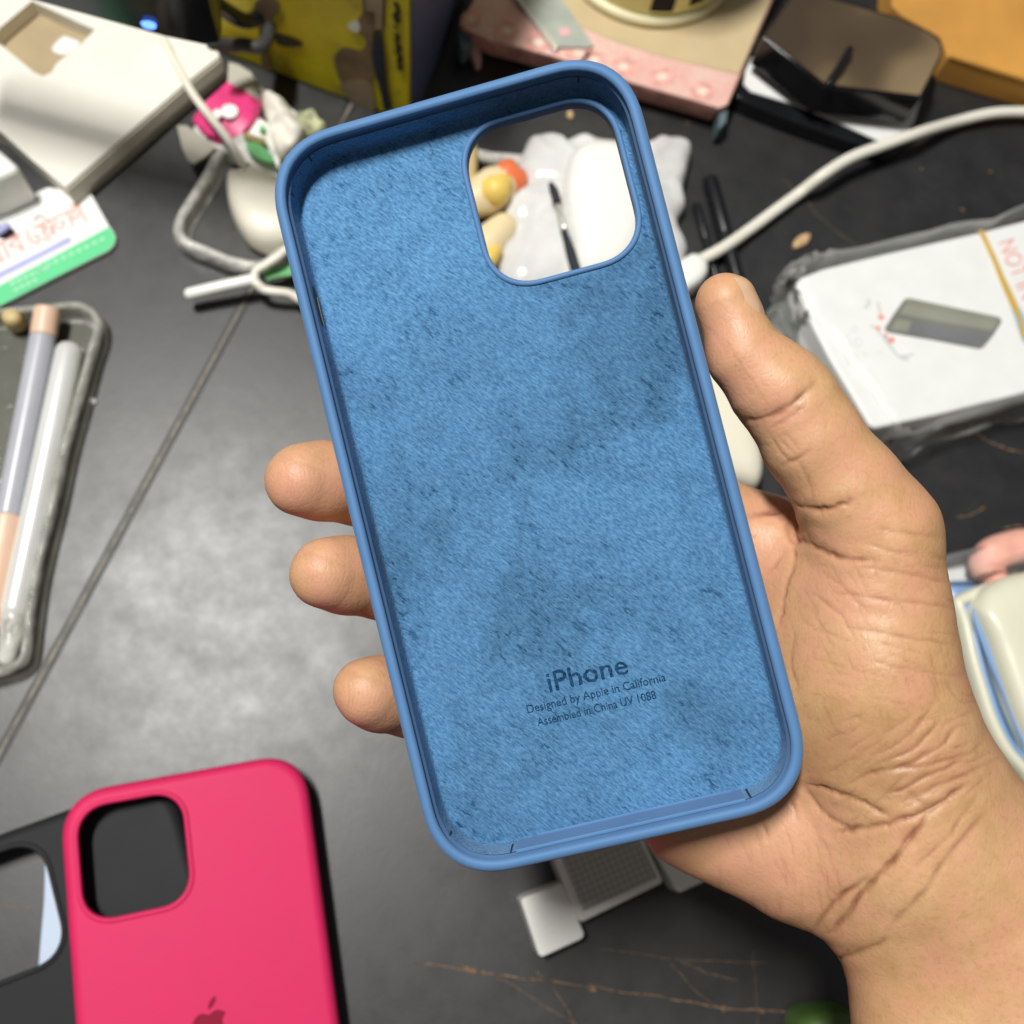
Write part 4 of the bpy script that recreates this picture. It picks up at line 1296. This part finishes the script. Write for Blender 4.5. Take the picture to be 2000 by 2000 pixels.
V, Fc = loft([zset(inset(ro, k), z) for k, z in ((1.0, .4), (.2, 1.5), (0, 4), (.4, 7.4), (1.4, 8.8), (2.6, 9.0), (3.8, 8.4), (4.2, 7), (4.2, 1.6), (5.5, 1.2))])
mesh_obj('rim', V, Fc, 'milky_rim', root, smooth=True)
mesh_obj('back', zset(inset(ro, 4.8), 1.0), [tuple(range(len(ro)))], 'milky_back', root)
o = tube('clear_bar', [at(922, 300, 5), at(960, 309, 5), at(1000, 312, 5), at(1040, 316, 5)], 2.4, 'milky_rim', None, 10, 2)
tag(o, 'short clear plastic bar seen through the camera opening of the blue case', 'bar')

root = thing('earphone_cable', 'white earphone cable with a straight splitter lifted off the desk beside the blue case', 'cable', at(500, 550, 0))
tube('splitter', [at(371, 574, 9), at(430, 560, 10), at(496, 546, 11)], 2.3, 'white_plastic', root, 14, 1)
tube('cord', [at(490, 548, 11), at(503, 555, 11), at(516, 566, 10), at(540, 570, 10), at(566, 574, 9), at(600, 590, 7), at(680, 600, 4)], 1.7, 'cable_cream', root)
tube('cord', [at(494, 545, 11), at(502, 528, 12), at(520, 517, 13), at(545, 500, 14), at(580, 470, 12), at(640, 430, 8)], 1.6, 'cable_cream', root)
prism('green_tag', ats(smooth([(514, 528), (535, 524), (556, 514), (575, 508), (572, 536), (545, 540), (520, 546)], 3, True), 8), 6.8, 'leaf_green', root, .3)

# ------------------------------------------------------------------ pen tray (clear case) at the left
root = thing('phone_case', 'transparent phone case lying open at the left edge with pens in it', 'phone case', at(60, 950, 0), 'phone cases')
out = smooth([(-120, 612), (0, 597), (80, 590), (145, 584), (174, 593), (190, 606), (198, 622), (197, 650), (184, 690), (160, 780), (134, 876), (114, 970), (92, 1057), (76, 1130), (66, 1200), (60, 1250), (54, 1284), (36, 1306), (0, 1322), (-60, 1335), (-160, 1340)], 4)
po = ats(out, 10)
po = np.r_[po, [po[-1] + [-40, 0, 0], po[0] + [-60, 0, 0]]]
V, Fc = loft([zset(inset(po, k), z) for k, z in ((1.2, .3), (.3, 1.4), (0, 4), (.3, 8.4), (1.1, 9.7), (2.1, 9.9), (3.0, 9.2), (3.2, 7), (3.2, 1.5), (5, 1.1))])
mesh_obj('rim', V, Fc, 'clear_tpu', root, smooth=True)
mesh_obj('back', zset(inset(po, 4.6), .9), [tuple(range(len(po)))], 'clear_back', root)
zpn = 5.6
pr = thing('pencil', 'grey and peach pencil lying in the clear case on the left', 'pencil', at(40, 850, 0), 'pens in the clear case')
q0, q1, q2, q3 = at(93, 603, zpn + 4), at(84, 657, zpn + 3), at(16, 1008, zpn), at(-24, 1225, zpn)
cyl('cap', q0, q1, 4.6, 'peach_plastic', pr, 24); cyl('barrel', q1, q2, 4.5, 'pen_grey', pr, 24); cyl('cap', q2, q3, 5.0, 'peach_plastic', pr, 24)
pr = thing('stylus', 'silver white pen with a rounded end lying in the clear case', 'pen', at(80, 950, 0), 'pens in the clear case')
tube('barrel', [at(134, 690, zpn + 1), at(78, 960, zpn + 1), at(30, 1188, zpn)], 4.8, 'silver', pr, 24, 1)
tube('clear_tip', [at(28, 1205, zpn), at(14, 1285, zpn)], [4.4, 2.6], 'milky_rim', pr, 16, 1)
o = pebble('bead', ats([(24 + 21 * math.cos(a), 622 + 17 * math.sin(a)) for a in np.linspace(0, 6.283, 20, endpoint=False)], 8), 3, 8, 'ochre_plastic')
tag(o, 'round ochre bead in the top of the clear pen case', 'bead')
o = pebble('speck', ats([(182 + 6 * math.cos(a), 783 + 7 * math.sin(a)) for a in np.linspace(0, 6.283, 12, endpoint=False)], 1.0), .05, 1.6, 'white_speck')
tag(o, 'tiny white speck on the desk right of the clear pen case', 'speck')

# ------------------------------------------------------------------ cloth covered box with tin and ruler
zk = 14.0
top = ats([(896, 45), (917, 14), (960, -70), (1180, -230), (1560, -90), (1510, 0), (1459, 120), (1423, 205), (1406, 214), (1346, 196), (1240, 166), (1079, 112), (958, 80), (910, 60)], zk)
root = thing('covered_box', 'flat box covered in pink flowered cloth with a beige top', 'box', top.mean(0) * [1, 1, 0])
prism('box_body', top, 1.0, 'pink_side', root, 1.2, lean=(0, 4))
prism('cloth_border', ats([(898, 44), (918, 14), (965, -70), (990, -40), (1085, 30), (1197, 80), (1296, 112), (1442, 146), (1421, 203), (1405, 211), (1346, 193), (1240, 163), (1079, 109), (958, 77), (912, 58)], zk + .5), zk + .02, 'pink_cloth', root)
prism('beige_cover', ats([(990, -42), (1000, -90), (1180, -225), (1552, -88), (1505, 0), (1456, 118), (1443, 144), (1296, 111), (1197, 79), (1085, 29)], zk + .9), zk + .02, 'beige_cover', root, .3)
bd = root.children[1]
for cx, cy in [(921, 38), (990, 60), (1052, 82), (1130, 104), (1218, 130), (1293, 150), (1372, 178), (1160, 118)]:
    s_ = 24 if cx > 940 else 20
    VF = []
    for k in range(11):
        a = k * 2 * math.pi / 11
        p = [(cx + s_ * r_ * math.cos(a + da), cy + s_ * .78 * r_ * math.sin(a + da)) for r_, da in ((.55, -.2), (.9, -.26), (1.12, 0), (.9, .26), (.55, .2))]
        t0 = ats(smooth(p, 2, True), zk + .62)
        VF.append(loft([t0, t0 + [0, 0, .12]], cap0=True, cap1=True))
    mesh_obj('printed_flower', *join(*VF), 'pink_motif', bd)
    t0 = ats([(cx + s_ * .42 * math.cos(a), cy + s_ * .34 * math.sin(a)) for a in np.linspace(0, 6.28, 14)[:-1]], zk + .62)
    V, Fc = loft([t0, t0 + [0, 0, .1]], cap0=True, cap1=True)
    mesh_obj('flower_centre', V, Fc, 'pale_motif', bd)
for pts in ([(893, 62), (897, 50), (922, 66), (924, 82), (906, 96), (895, 88)], [(1405, 216), (1424, 208), (1420, 238), (1404, 252)]):
    p = ats(pts, zk - 3)
    prism('corner_cap', p, 1, 'teal_corner', root, 1)
prism('cloth_tag', ats(smooth([(914, 80), (930, 76), (938, 100), (940, 118), (932, 124), (924, 112)], 3, True), 5), .4, 'pink_cloth', root, .5)
rl = thing('ruler', 'grey ruler with a bright steel edge lying on the cloth covered box', 'ruler', at(1085, 40, zk + 1))
prism('blade', ats([(940, -120), (1010, -120), (1099, 0), (1160, 88), (1152, 92), (1092, 91), (1018, 0)], zk + 2.0), zk + 1.0, 'ruler_grey', rl, .2)
prism('steel_edge', ats([(928, -120), (940, -120), (1019, 0), (1092, 88), (1087, 96), (1080, 92), (1012, 0)], zk + 3.0), zk + 1.0, 'steel_edge', rl, .4)
prism('pink_dot', ats([(1103 + 11 * math.cos(a), 62 + 9 * math.sin(a)) for a in np.linspace(0, 6.28, 17)[:-1]], zk + 2.25), zk + 2.02, 'pink_dot', rl)
# tin
f0 = at(1255, 56, zk + .9); away = at(1262, -60, zk + .9) - f0; away /= np.linalg.norm(away)
Rt = 40.0; tcn = f0 + away * Rt
root = thing('round_tin', 'round yellow tin with dark marks standing on the cloth covered box', 'tin', tcn)
an = np.linspace(0, 2 * math.pi, 64, endpoint=False); cs = np.c_[np.cos(an), np.sin(an), 0 * an]
mesh_obj('rim', *loft([tcn + cs * r_ + [0, 0, z] for r_, z in ((38.5, .1), (39.6, .8), (40, 2.2), (39.7, 3.6), (38.4, 4.4), (37, 4.6), (36, 4.6))], cap0=True), 'tin_rim', root, smooth=True)
mesh_obj('tin_wall', *loft([tcn + cs * r_ + [0, 0, z] for r_, z in ((36.4, 4.4), (37, 5.2), (37.4, 7), (37.6, 60))], cap1=True), 'yellow_tin', root, smooth=True)
cdir = math.atan2(*(CAM - tcn)[[1, 0]])
for a, wv, z0, z1 in ((.33, .13, 7.6, 26), (-.06, .12, 14.5, 26), (.75, .10, 9, 26), (-.45, .12, 12, 24)):
    aa = np.linspace(cdir + a - wv, cdir + a + wv, 8)
    rg = [np.array([tcn + [r_ * math.cos(t), r_ * math.sin(t), z] for z, rev in ((z0, 0),) for t in aa] + [tcn + [r_ * math.cos(t), r_ * math.sin(t), z1] for t in aa[::-1]]) for r_ in (37.3, 37.85)]
    mesh_obj('dark_mark', *loft(rg, cap0=True, cap1=True), 'black_matte', root)

# ------------------------------------------------------------------ mirror, white phone, carton at the upper right
root = thing('mirror', 'black framed mirror slab lying tilted over a white phone', 'mirror', at(1680, 110, 0))
mtop = np.array([at(x, y, 30) for x, y in [(1488, 72), (1540, -4), (1560, -30), (1637, -4), (1749, 30), (1815, 58), (1838, 76), (1843, 96), (1838, 116), (1800, 192), (1612, 170)]])
mbot = mtop.copy(); mbot[:, 2] -= 16
bevel(mesh_obj('frame', *loft([mbot, mtop], cap0=True, cap1=True), 'black_plastic', root), 1.0, 2)
mp = Plane(mtop.mean(0), (0, 0, 1))
mcx = np.array([1665, 85.0]); mo_ = [(1494, 70), (1542, 2), (1562, -22), (1637, 2), (1749, 36), (1812, 63), (1833, 80), (1838, 96), (1833, 114), (1796, 186), (1613, 164)]
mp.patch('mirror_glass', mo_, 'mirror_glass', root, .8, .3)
o = tube('mirrored_stick', [mp.at(1619, 162, 3), mp.at(1642, 128, 5), mp.at(1660, 97, 5)], 1.6, 'black_plastic', None, 10, 1)  # dark reflection in the mirror, built as a rod on the glass
tag(o, 'dark reflection in the mirror, modelled as a short rod on the glass', 'mirrored_stick')
root = thing('white_phone', 'white phone in a black frame on the desk below the mirror', 'phone', at(1600, 190, 0))
fw = ats(smooth([(1452, 105), (1440, 140), (1440, 176), (1452, 196), (1590, 250), (1720, 292), (1760, 290), (1785, 262), (1800, 226), (1830, 150), (1740, 90), (1560, 40)], 3, True), 9)
prism('phone_frame', fw, .3, 'black_plastic', root, 1)
prism('white_screen', ats([(1468, 112), (1456, 138), (1453, 164), (1466, 178), (1560, 206), (1640, 240), (1727, 280), (1758, 276), (1770, 262), (1786, 236), (1800, 190), (1700, 130), (1560, 80)], 9.6), 8.8, 'white_paper', root, .2)
wd_ = ats([(1560, 20), (1520, 80), (1600, 150), (1780, 170), (1810, 90), (1700, 50)], 14)
prism('mirror_stand', wd_, 9.8, 'black_plastic', [c for c in bpy.data.objects if c.name == 'mirror'][0], 1)

tp_ = ats([(1742, -60), (1742, 10), (1760, 28), (1806, 54), (1838, 72), (1852, 112), (2010, 160), (2200, 214), (2300, -100)], 15)
root = thing('cardboard_carton', 'plain orange brown carton in the upper right corner behind the mirror', 'carton', tp_.mean(0) * [1, 1, 0])
prism('carton_body', tp_, .3, 'orange_card', root, .8)
e = ats([(1854, 110), (1930, 134), (2012, 159)], 15.2)
mesh_obj('top_fold', *ribbon(e, 1.6, (0, 0, 1), .4), 'orange_edge', root)

# ------------------------------------------------------------------ thick white cable and black pens
cl = [(1300, 552), (1322, 532), (1350, 517), (1409, 486), (1463, 449), (1517, 409), (1561, 377), (1608, 341), (1662, 308), (1727, 283), (1789, 261), (1862, 239), (1934, 222), (2000, 219), (2080, 226), (2200, 260)]
root = thing('charging_cable', 'thick white charging cable curving to the right edge across the dark desk', 'cable', at(1600, 350, 0))
tube('cord', [at(x, y, 7 if x < 1450 else 5 if x < 1600 else 12.4 if x < 1840 else 6) for x, y in cl], 2.35, 'cable_cream', root, 16)
pebble('plug', ats(smooth([(1318, 520), (1350, 494), (1376, 502), (1385, 522), (1378, 545), (1352, 566), (1330, 570), (1312, 548)], 4, True), 8), .4, 11, 'white_plastic', root)
grp = 'black pens behind the thumb'
for nm, a, b, r_, lb in (('pen', (1388, 356), (1448, 575), 3.1, 'thicker black pen on the desk above the thumb under the cable'), ('pen', (1361, 404), (1398, 540), 1.7, 'thin black pen beside the thicker pen next to the blue case')):
    root = thing(nm, lb, 'pen', at(a[0], a[1], 0), grp)
    A3, B3 = at(a[0], a[1], r_ + .2), at(b[0], b[1], r_ + .2)
    mid_ = A3 + (B3 - A3) * .45
    tube('cap', [A3, mid_], r_ * 1.08, 'pen_black', root, 18, 1); tube('barrel', [mid_, B3], r_, 'pen_black', root, 18, 1)

# ------------------------------------------------------------------ white bag behind the camera opening, yellow toy
bagp = smooth([(1026, 276), (1040, 258), (1078, 252), (1084, 264), (1076, 279), (1110, 266), (1142, 260), (1196, 268), (1245, 276), (1274, 277), (1300, 262), (1336, 259), (1356, 273), (1350, 316), (1340, 359), (1345, 390), (1328, 424), (1337, 456), (1348, 480), (1336, 506), (1300, 560), (1200, 600), (1080, 610), (985, 570), (966, 510), (978, 474), (982, 430), (984, 398), (1004, 374), (1014, 350), (1009, 326), (1016, 304)], 4, True)
root = thing('plastic_bag', 'glossy white plastic bag wrapped round a rounded box seen through the camera opening', 'bag', at(1170, 420, 0))
pf_ = [(.99, 0), (1.0, .2), (.985, .42), (.95, .6), (.90, .72), (.82, .80), (.70, .86), (.55, .92), (.35, .97), (.12, 1.0)]
pebble('bag_film', ats(bagp, 10), .3, 16, 'white_film', root, pf_, bumpy=1.3, seed=8)
pebble('rounded_box', ats(smooth([(1112, 300), (1150, 274), (1205, 276), (1240, 300), (1262, 360), (1270, 430), (1250, 500), (1200, 550), (1130, 550), (1108, 470), (1096, 380)], 5, True), 20), 8, 20, 'white_plastic', root)
for pl, wd, mt_ in (([(1076, 360), (1082, 374), (1088, 392)], 3.4, 'slot_dark'), ([(1089, 402), (1096, 424), (1102, 446)], 3.2, 'steel_edge'), ([(1102, 452), (1112, 484), (1124, 524), (1132, 560)], 4.0, 'slot_dark')):
    tube('bag_slit', [at(x, y, 22) for x, y in pl], [wd * .3, wd * .55, wd * .5], mt_, root, 10, 4)
mat('toy_cream', (.80, .66, .40), .5, .06, 60); mat('toy_red', (.85, .20, .07), .4, .1, 60)
for lb, pl, rr2 in (('cream and yellow toy fruit with a red tip left of the white bag', [(905, 400, 10), (940, 385, 10), (968, 366, 11), (992, 352, 11)], [6, 8.5, 8.5, 6.5]), ('cream toy fruit in front of the red tipped one', [(930, 505, 8), (955, 475, 9), (985, 445, 9)], [7, 7.5, 6])):
    root = thing('toy_fruit', lb, 'toy', at(pl[0][0], pl[0][1], 0), 'toy fruits by the bag')
    P = [at(*q) for q in pl]
    tube('fruit_body', P, rr2, 'toy_cream', root, 20, 5)
    if 'red' in lb and lb.startswith('cream and'):
        tube('yellow_patch', [at(944, 372, 14), at(966, 372, 15.0), at(978, 362, 15)], [4.5, 6.6, 5], 'yellow_toy', root, 18, 4)
        tube('red_tip', [at(992, 347, 12), at(1008, 352, 12)], [7.2, 5.2], 'toy_red', root, 18, 1)
    else:
        tube('yellow_patch', [at(955, 505, 13), at(966, 492, 13)], [4, 3], 'yellow_toy', root, 14, 1)
o = pebble('lid', ats(smooth([(880, 262), (925, 262), (935, 300), (930, 360), (900, 380), (860, 340)], 4, True), 10), .3, 12, 'ochre_plastic')
tag(o, 'ochre lid behind the left edge of the camera opening', 'lid')

# ------------------------------------------------------------------ product box in plastic film
zb = 22.0
tq = ats([(1554, 556), (1565, 541), (1608, 524), (1735, 493), (1916, 452), (2100, 405), (2200, 700), (2000, 768), (1843, 808), (1712, 836), (1700, 832), (1622, 702), (1590, 640)], zb)
root = thing('product_box', 'white boxed phone case in clear film with a grey phone print and gold band', 'box', tq.mean(0) * [1, 1, 0])
prism('box_body', tq, .3, 'white_paper', root, 1.5)
bd = root.children[0]
decal('phone_picture', smooth([(1766, 585), (1774, 582), (1786, 584), (1860, 600), (1947, 618), (1955, 622), (1956, 630), (1940, 655), (1922, 677), (1916, 681), (1908, 681), (1830, 666), (1737, 650), (1730, 647), (1728, 641), (1745, 614)], 1), zb, 'phone_print', bd, .12)
decal('phone_picture_band', [(1772, 592), (1850, 606), (1950, 627), (1938, 646), (1780, 618), (1757, 612)], zb + .13, 'phone_print_light', bd, .1)
decal('phone_picture_shade', [(1785, 628), (1930, 655), (1916, 678), (1776, 650)], zb + .13, 'phone_print_blue', bd, .1)
decal('phone_picture_rim', [(1770, 584), (1784, 585), (1946, 619), (1954, 626), (1945, 624), (1780, 592), (1766, 590)], zb + .24, 'phone_print_light', bd, .1)
decal('camera_picture', [(1752, 623), (1780, 628), (1772, 648), (1742, 643)], zb + .24, 'phone_print_light', bd, .1)
strokes('blossom_stems', [[(1688, 602), (1698, 592), (1694, 584)], [(1714, 590), (1718, 606), (1720, 618)], [(1700, 636), (1714, 642), (1722, 656), (1740, 664)], [(1726, 662), (1742, 680), (1756, 696), (1784, 692)], [(1760, 700), (1775, 703)]], zb + .05, .9, 'grey_print', bd)
for x, y, r_ in ((1721, 619, 6), (1715, 641, 5), (1741, 664, 7), (1730, 655, 4)):
    decal('blossom_print', [(x + r_ * math.cos(a), y + r_ * .85 * math.sin(a)) for a in np.linspace(0, 6.28, 11)[:-1]], zb + .18, 'red_print', bd, .08)
strokes('printed_icons', [[(1676 + 8 * math.cos(a), 668 + 8 * math.sin(a)) for a in np.linspace(0, 6.28, 12)], [(1669 + 6 * math.cos(a), 642 + 6 * math.sin(a)) for a in np.linspace(0, 6.28, 12)], [(1653, 650), (1660, 668), (1662, 676)], [(1668, 688), (1674, 702)], [(1684, 690), (1695, 692)], [(1715, 690), (1722, 688)]], zb + .05, .6, 'pale_grey_print', bd)
decal('gold_band', [(1911, 450), (1921, 449), (1945, 500), (1962, 540), (1988, 594), (1996, 622), (2004, 660), (1996, 662), (1988, 625), (1974, 596), (1955, 552), (1940, 512)], zb + .05, 'gold_foil', bd, .3)
decal('blue_line', [(1974, 598), (1986, 606), (2000, 640), (2010, 680), (1996, 664)], zb + .05, 'light_blue_print', bd, .12)
decal('blue_line', [(1990, 594), (2010, 636), (2010, 660), (2000, 640)], zb + .05, 'light_blue_print', bd, .14)
V, Fc = text_geo('NOT IN A', 1.0, ext=.01)
V[:, 0] /= V[:, 0].max(); V[:, 1] /= .72
A0, E1, U1 = at(1948, 472, zb + .2), at(2010, 620, zb + .2), at(1981, 462, zb + .2)
P = A0 + np.outer(V[:, 0], E1 - A0) + np.outer(V[:, 1], U1 - A0) + np.outer(V[:, 2] * 6, [0, 0, 1.0])
mesh_obj('red_lettering', P, Fc, 'red_print', bd)
# film: loose skin round the box with crumpled corners
rngf = np.random.RandomState(11)
fo = smooth([(1528, 548), (1538, 530), (1562, 520), (1612, 513), (1753, 482), (1916, 448), (2110, 400), (2220, 720), (2000, 800), (1843, 852), (1752, 884), (1730, 872), (1690, 820), (1620, 712), (1562, 645), (1532, 585)], 4, True)
f3 = ats(fo, zb * .5); f3[:, :2] += rngf.randn(len(f3), 2) * .7
c_ = f3[:, :2].mean(0)
rings = []
for s_, z in ((1.0, .4), (1.02, 5), (1.012, 10), (1.0, 15), (.985, 19), (.97, 22.2), (.955, 22.9), (.93, 22.8), (.9, 22.6)):
    q = f3.copy(); q[:, :2] = c_ + (f3[:, :2] - c_) * s_ + rngf.randn(len(f3), 2) * (.8 if z < 22 else .15); q[:, 2] = z + (rngf.randn(len(f3)) * .5 if z < 22 else 0); rings.append(q)
mesh_obj('clear_film', *loft(rings), 'clear_film', root, smooth=True)
cr = smooth([(1492, 660), (1500, 610), (1512, 596), (1530, 600), (1560, 650), (1600, 700), (1590, 720), (1540, 690)], 4, True)
o = pebble('film_scrap', ats(cr, 6), .3, 10, 'clear_film', None, bumpy=2.2, seed=3)
tag(o, 'crumpled clear film scrap between the thumb and the white product box', 'film')

# white lid behind the thumb
o = pebble('lid', ats(smooth([(1360, 700), (1430, 735), (1464, 800), (1478, 860), (1488, 905), (1487, 938), (1474, 956), (1440, 950), (1370, 930), (1310, 860), (1300, 760)], 5, True), 10), .4, 18, 'cream_plastic')
tag(o, 'smooth cream lid on the desk behind the thumb and the blue case', 'lid')

# ------------------------------------------------------------------ right edge: band in pouch, stacked cases
root = thing('hair_band', 'salmon pink scrunched band lying in a clear pouch at the right edge', 'hair band', at(1970, 1080, 0))
tube('band', [at(1940, 1124, 10), at(1920, 1106, 10), at(1938, 1084, 11), at(1975, 1070, 11), at(2010, 1066, 11), at(2080, 1075, 10)], [5, 5.5, 6.5, 6.5, 6.5, 6], 'salmon_band', root, 18, 5)
o = pebble('pouch', ats(smooth([(1846, 1086), (1900, 1068), (2000, 1044), (2090, 1040), (2090, 1110), (1990, 1118), (1940, 1134), (1856, 1130)], 4, True), 14), .3, 17, 'clear_film', None, bumpy=.8, seed=9)
tag(o, 'clear plastic pouch holding the salmon pink band', 'pouch')
mat('cream_silicone', (.74, .73, .58), .32, .02, 60); mat('sky_silicone', (.22, .36, .62), .35, .05, 60)
root = thing('phone_case', 'pale blue case at the bottom of the pile beside the wrist', 'phone case', at(1960, 1300, 0), 'phone cases')
pebble('shell', ats(smooth([(1838, 1150), (1862, 1132), (1935, 1128), (2040, 1110), (2200, 1120), (2200, 1560), (2020, 1560), (1930, 1440), (1890, 1330)], 4, True), 6), .3, 9, 'sky_silicone', root)
root = thing('phone_case', 'cream phone case with blue inside in the middle of the pile at the right edge', 'phone case', at(1980, 1300, 9.4), 'phone cases')
oc = smooth([(1856, 1178), (1872, 1160), (1931, 1136), (2010, 1116), (2200, 1120), (2200, 1600), (2040, 1560), (1990, 1512), (1953, 1470), (1922, 1410), (1903, 1352), (1884, 1285), (1870, 1220)], 4, True)
oo = ats(oc, 16)
V, Fc = loft([zset(inset(oo, k), z) for k, z in ((1.5, 9.5), (.3, 11), (0, 14), (.5, 18), (1.6, 19.2), (3.0, 19.2), (4.2, 18), (4.6, 14))], cap0=True)
mesh_obj('shell', V, Fc, 'cream_silicone', root, smooth=True)
V, Fc = loft([zset(inset(oo, k), z) for k, z in ((4.0, 17.2), (4.8, 18.4), (6.0, 17.6), (8.0, 14.5))], cap1=True)
mesh_obj('lining', V, Fc, 'sky_silicone', root, smooth=True)
root = thing('phone_case', 'cream phone case on top of the pile at the right edge', 'phone case', at(2040, 1280, 15), 'phone cases')
pebble('shell', ats(smooth([(1912, 1180), (1925, 1152), (1945, 1136), (2005, 1114), (2200, 1100), (2200, 1600), (2090, 1580), (2005, 1432), (1964, 1327), (1940, 1257), (1918, 1205)], 4, True), 25), 15, 13, 'cream_silicone', root)
V, Fc = loft([ats(smooth([(1899, 1195), (1907, 1180), (1916, 1182), (1925, 1215), (1945, 1270), (1975, 1345), (2012, 1440), (2060, 1540), (2050, 1550), (2000, 1460), (1960, 1362), (1930, 1290), (1906, 1228)], 3, True), z) for z in (19.0, 21.6)], cap0=True, cap1=True)
bevel(mesh_obj('rim', V, Fc, 'sky_silicone', root), .8, 2)
o = pebble('cap', ats(smooth([(1556, 2012), (1568, 1982), (1600, 1968), (1640, 1966), (1672, 1978), (1690, 2010), (1680, 2080), (1570, 2080)], 4, True), 14), .3, 18, 'green_thing')
tag(o, 'green rounded cap at the bottom edge left of the forearm', 'cap')

# ------------------------------------------------------------------ card adapter below the case
root = thing('charging_adapter', 'white plug adapter with a grey ribbed panel below the blue case', 'adapter', at(1180, 1740, 0))
bt = ats([(1060, 1610), (1086, 1689), (1131, 1800), (1140, 1801), (1297, 1724), (1264, 1655), (1230, 1560)], 15)
prism('adapter_body', bt, .3, 'white_plastic', root, 1.2)
prism('ribbed_panel', ats([(1078, 1612), (1102, 1688), (1140, 1780), (1284, 1714), (1256, 1655), (1224, 1580)], 15.5), 14.9, 'ribbed_grey', root, .2)
prism('plug_block', ats([(1017, 1760), (1022, 1753), (1098, 1724), (1142, 1824), (1138, 1834), (1060, 1870), (1052, 1866)], 13), .3, 'white_plastic', root, 2.2)
prism('plug_block', ats([(1268, 1650), (1290, 1684), (1322, 1742), (1330, 1744), (1392, 1716), (1370, 1680), (1320, 1600)], 13), .3, 'white_plastic', root, 2.2)

o = pebble('crumb', ats(smooth([(1548, 478), (1556, 464), (1574, 456), (1583, 460), (1578, 474), (1566, 482), (1552, 486)], 3, True), 1.0), .05, 2.4, 'crumb', None, bumpy=.3)
tag(o, 'small brown crumb on the desk above the white product box', 'crumb')
o = pebble('crumb', ats(smooth([(1106, 225), (1112, 215), (1120, 222), (1116, 232)], 3, True), .8), .05, 1.4, 'crumb', None, bumpy=.2)
tag(o, 'tiny crumb on the dark desk at the top of the camera opening', 'crumb')
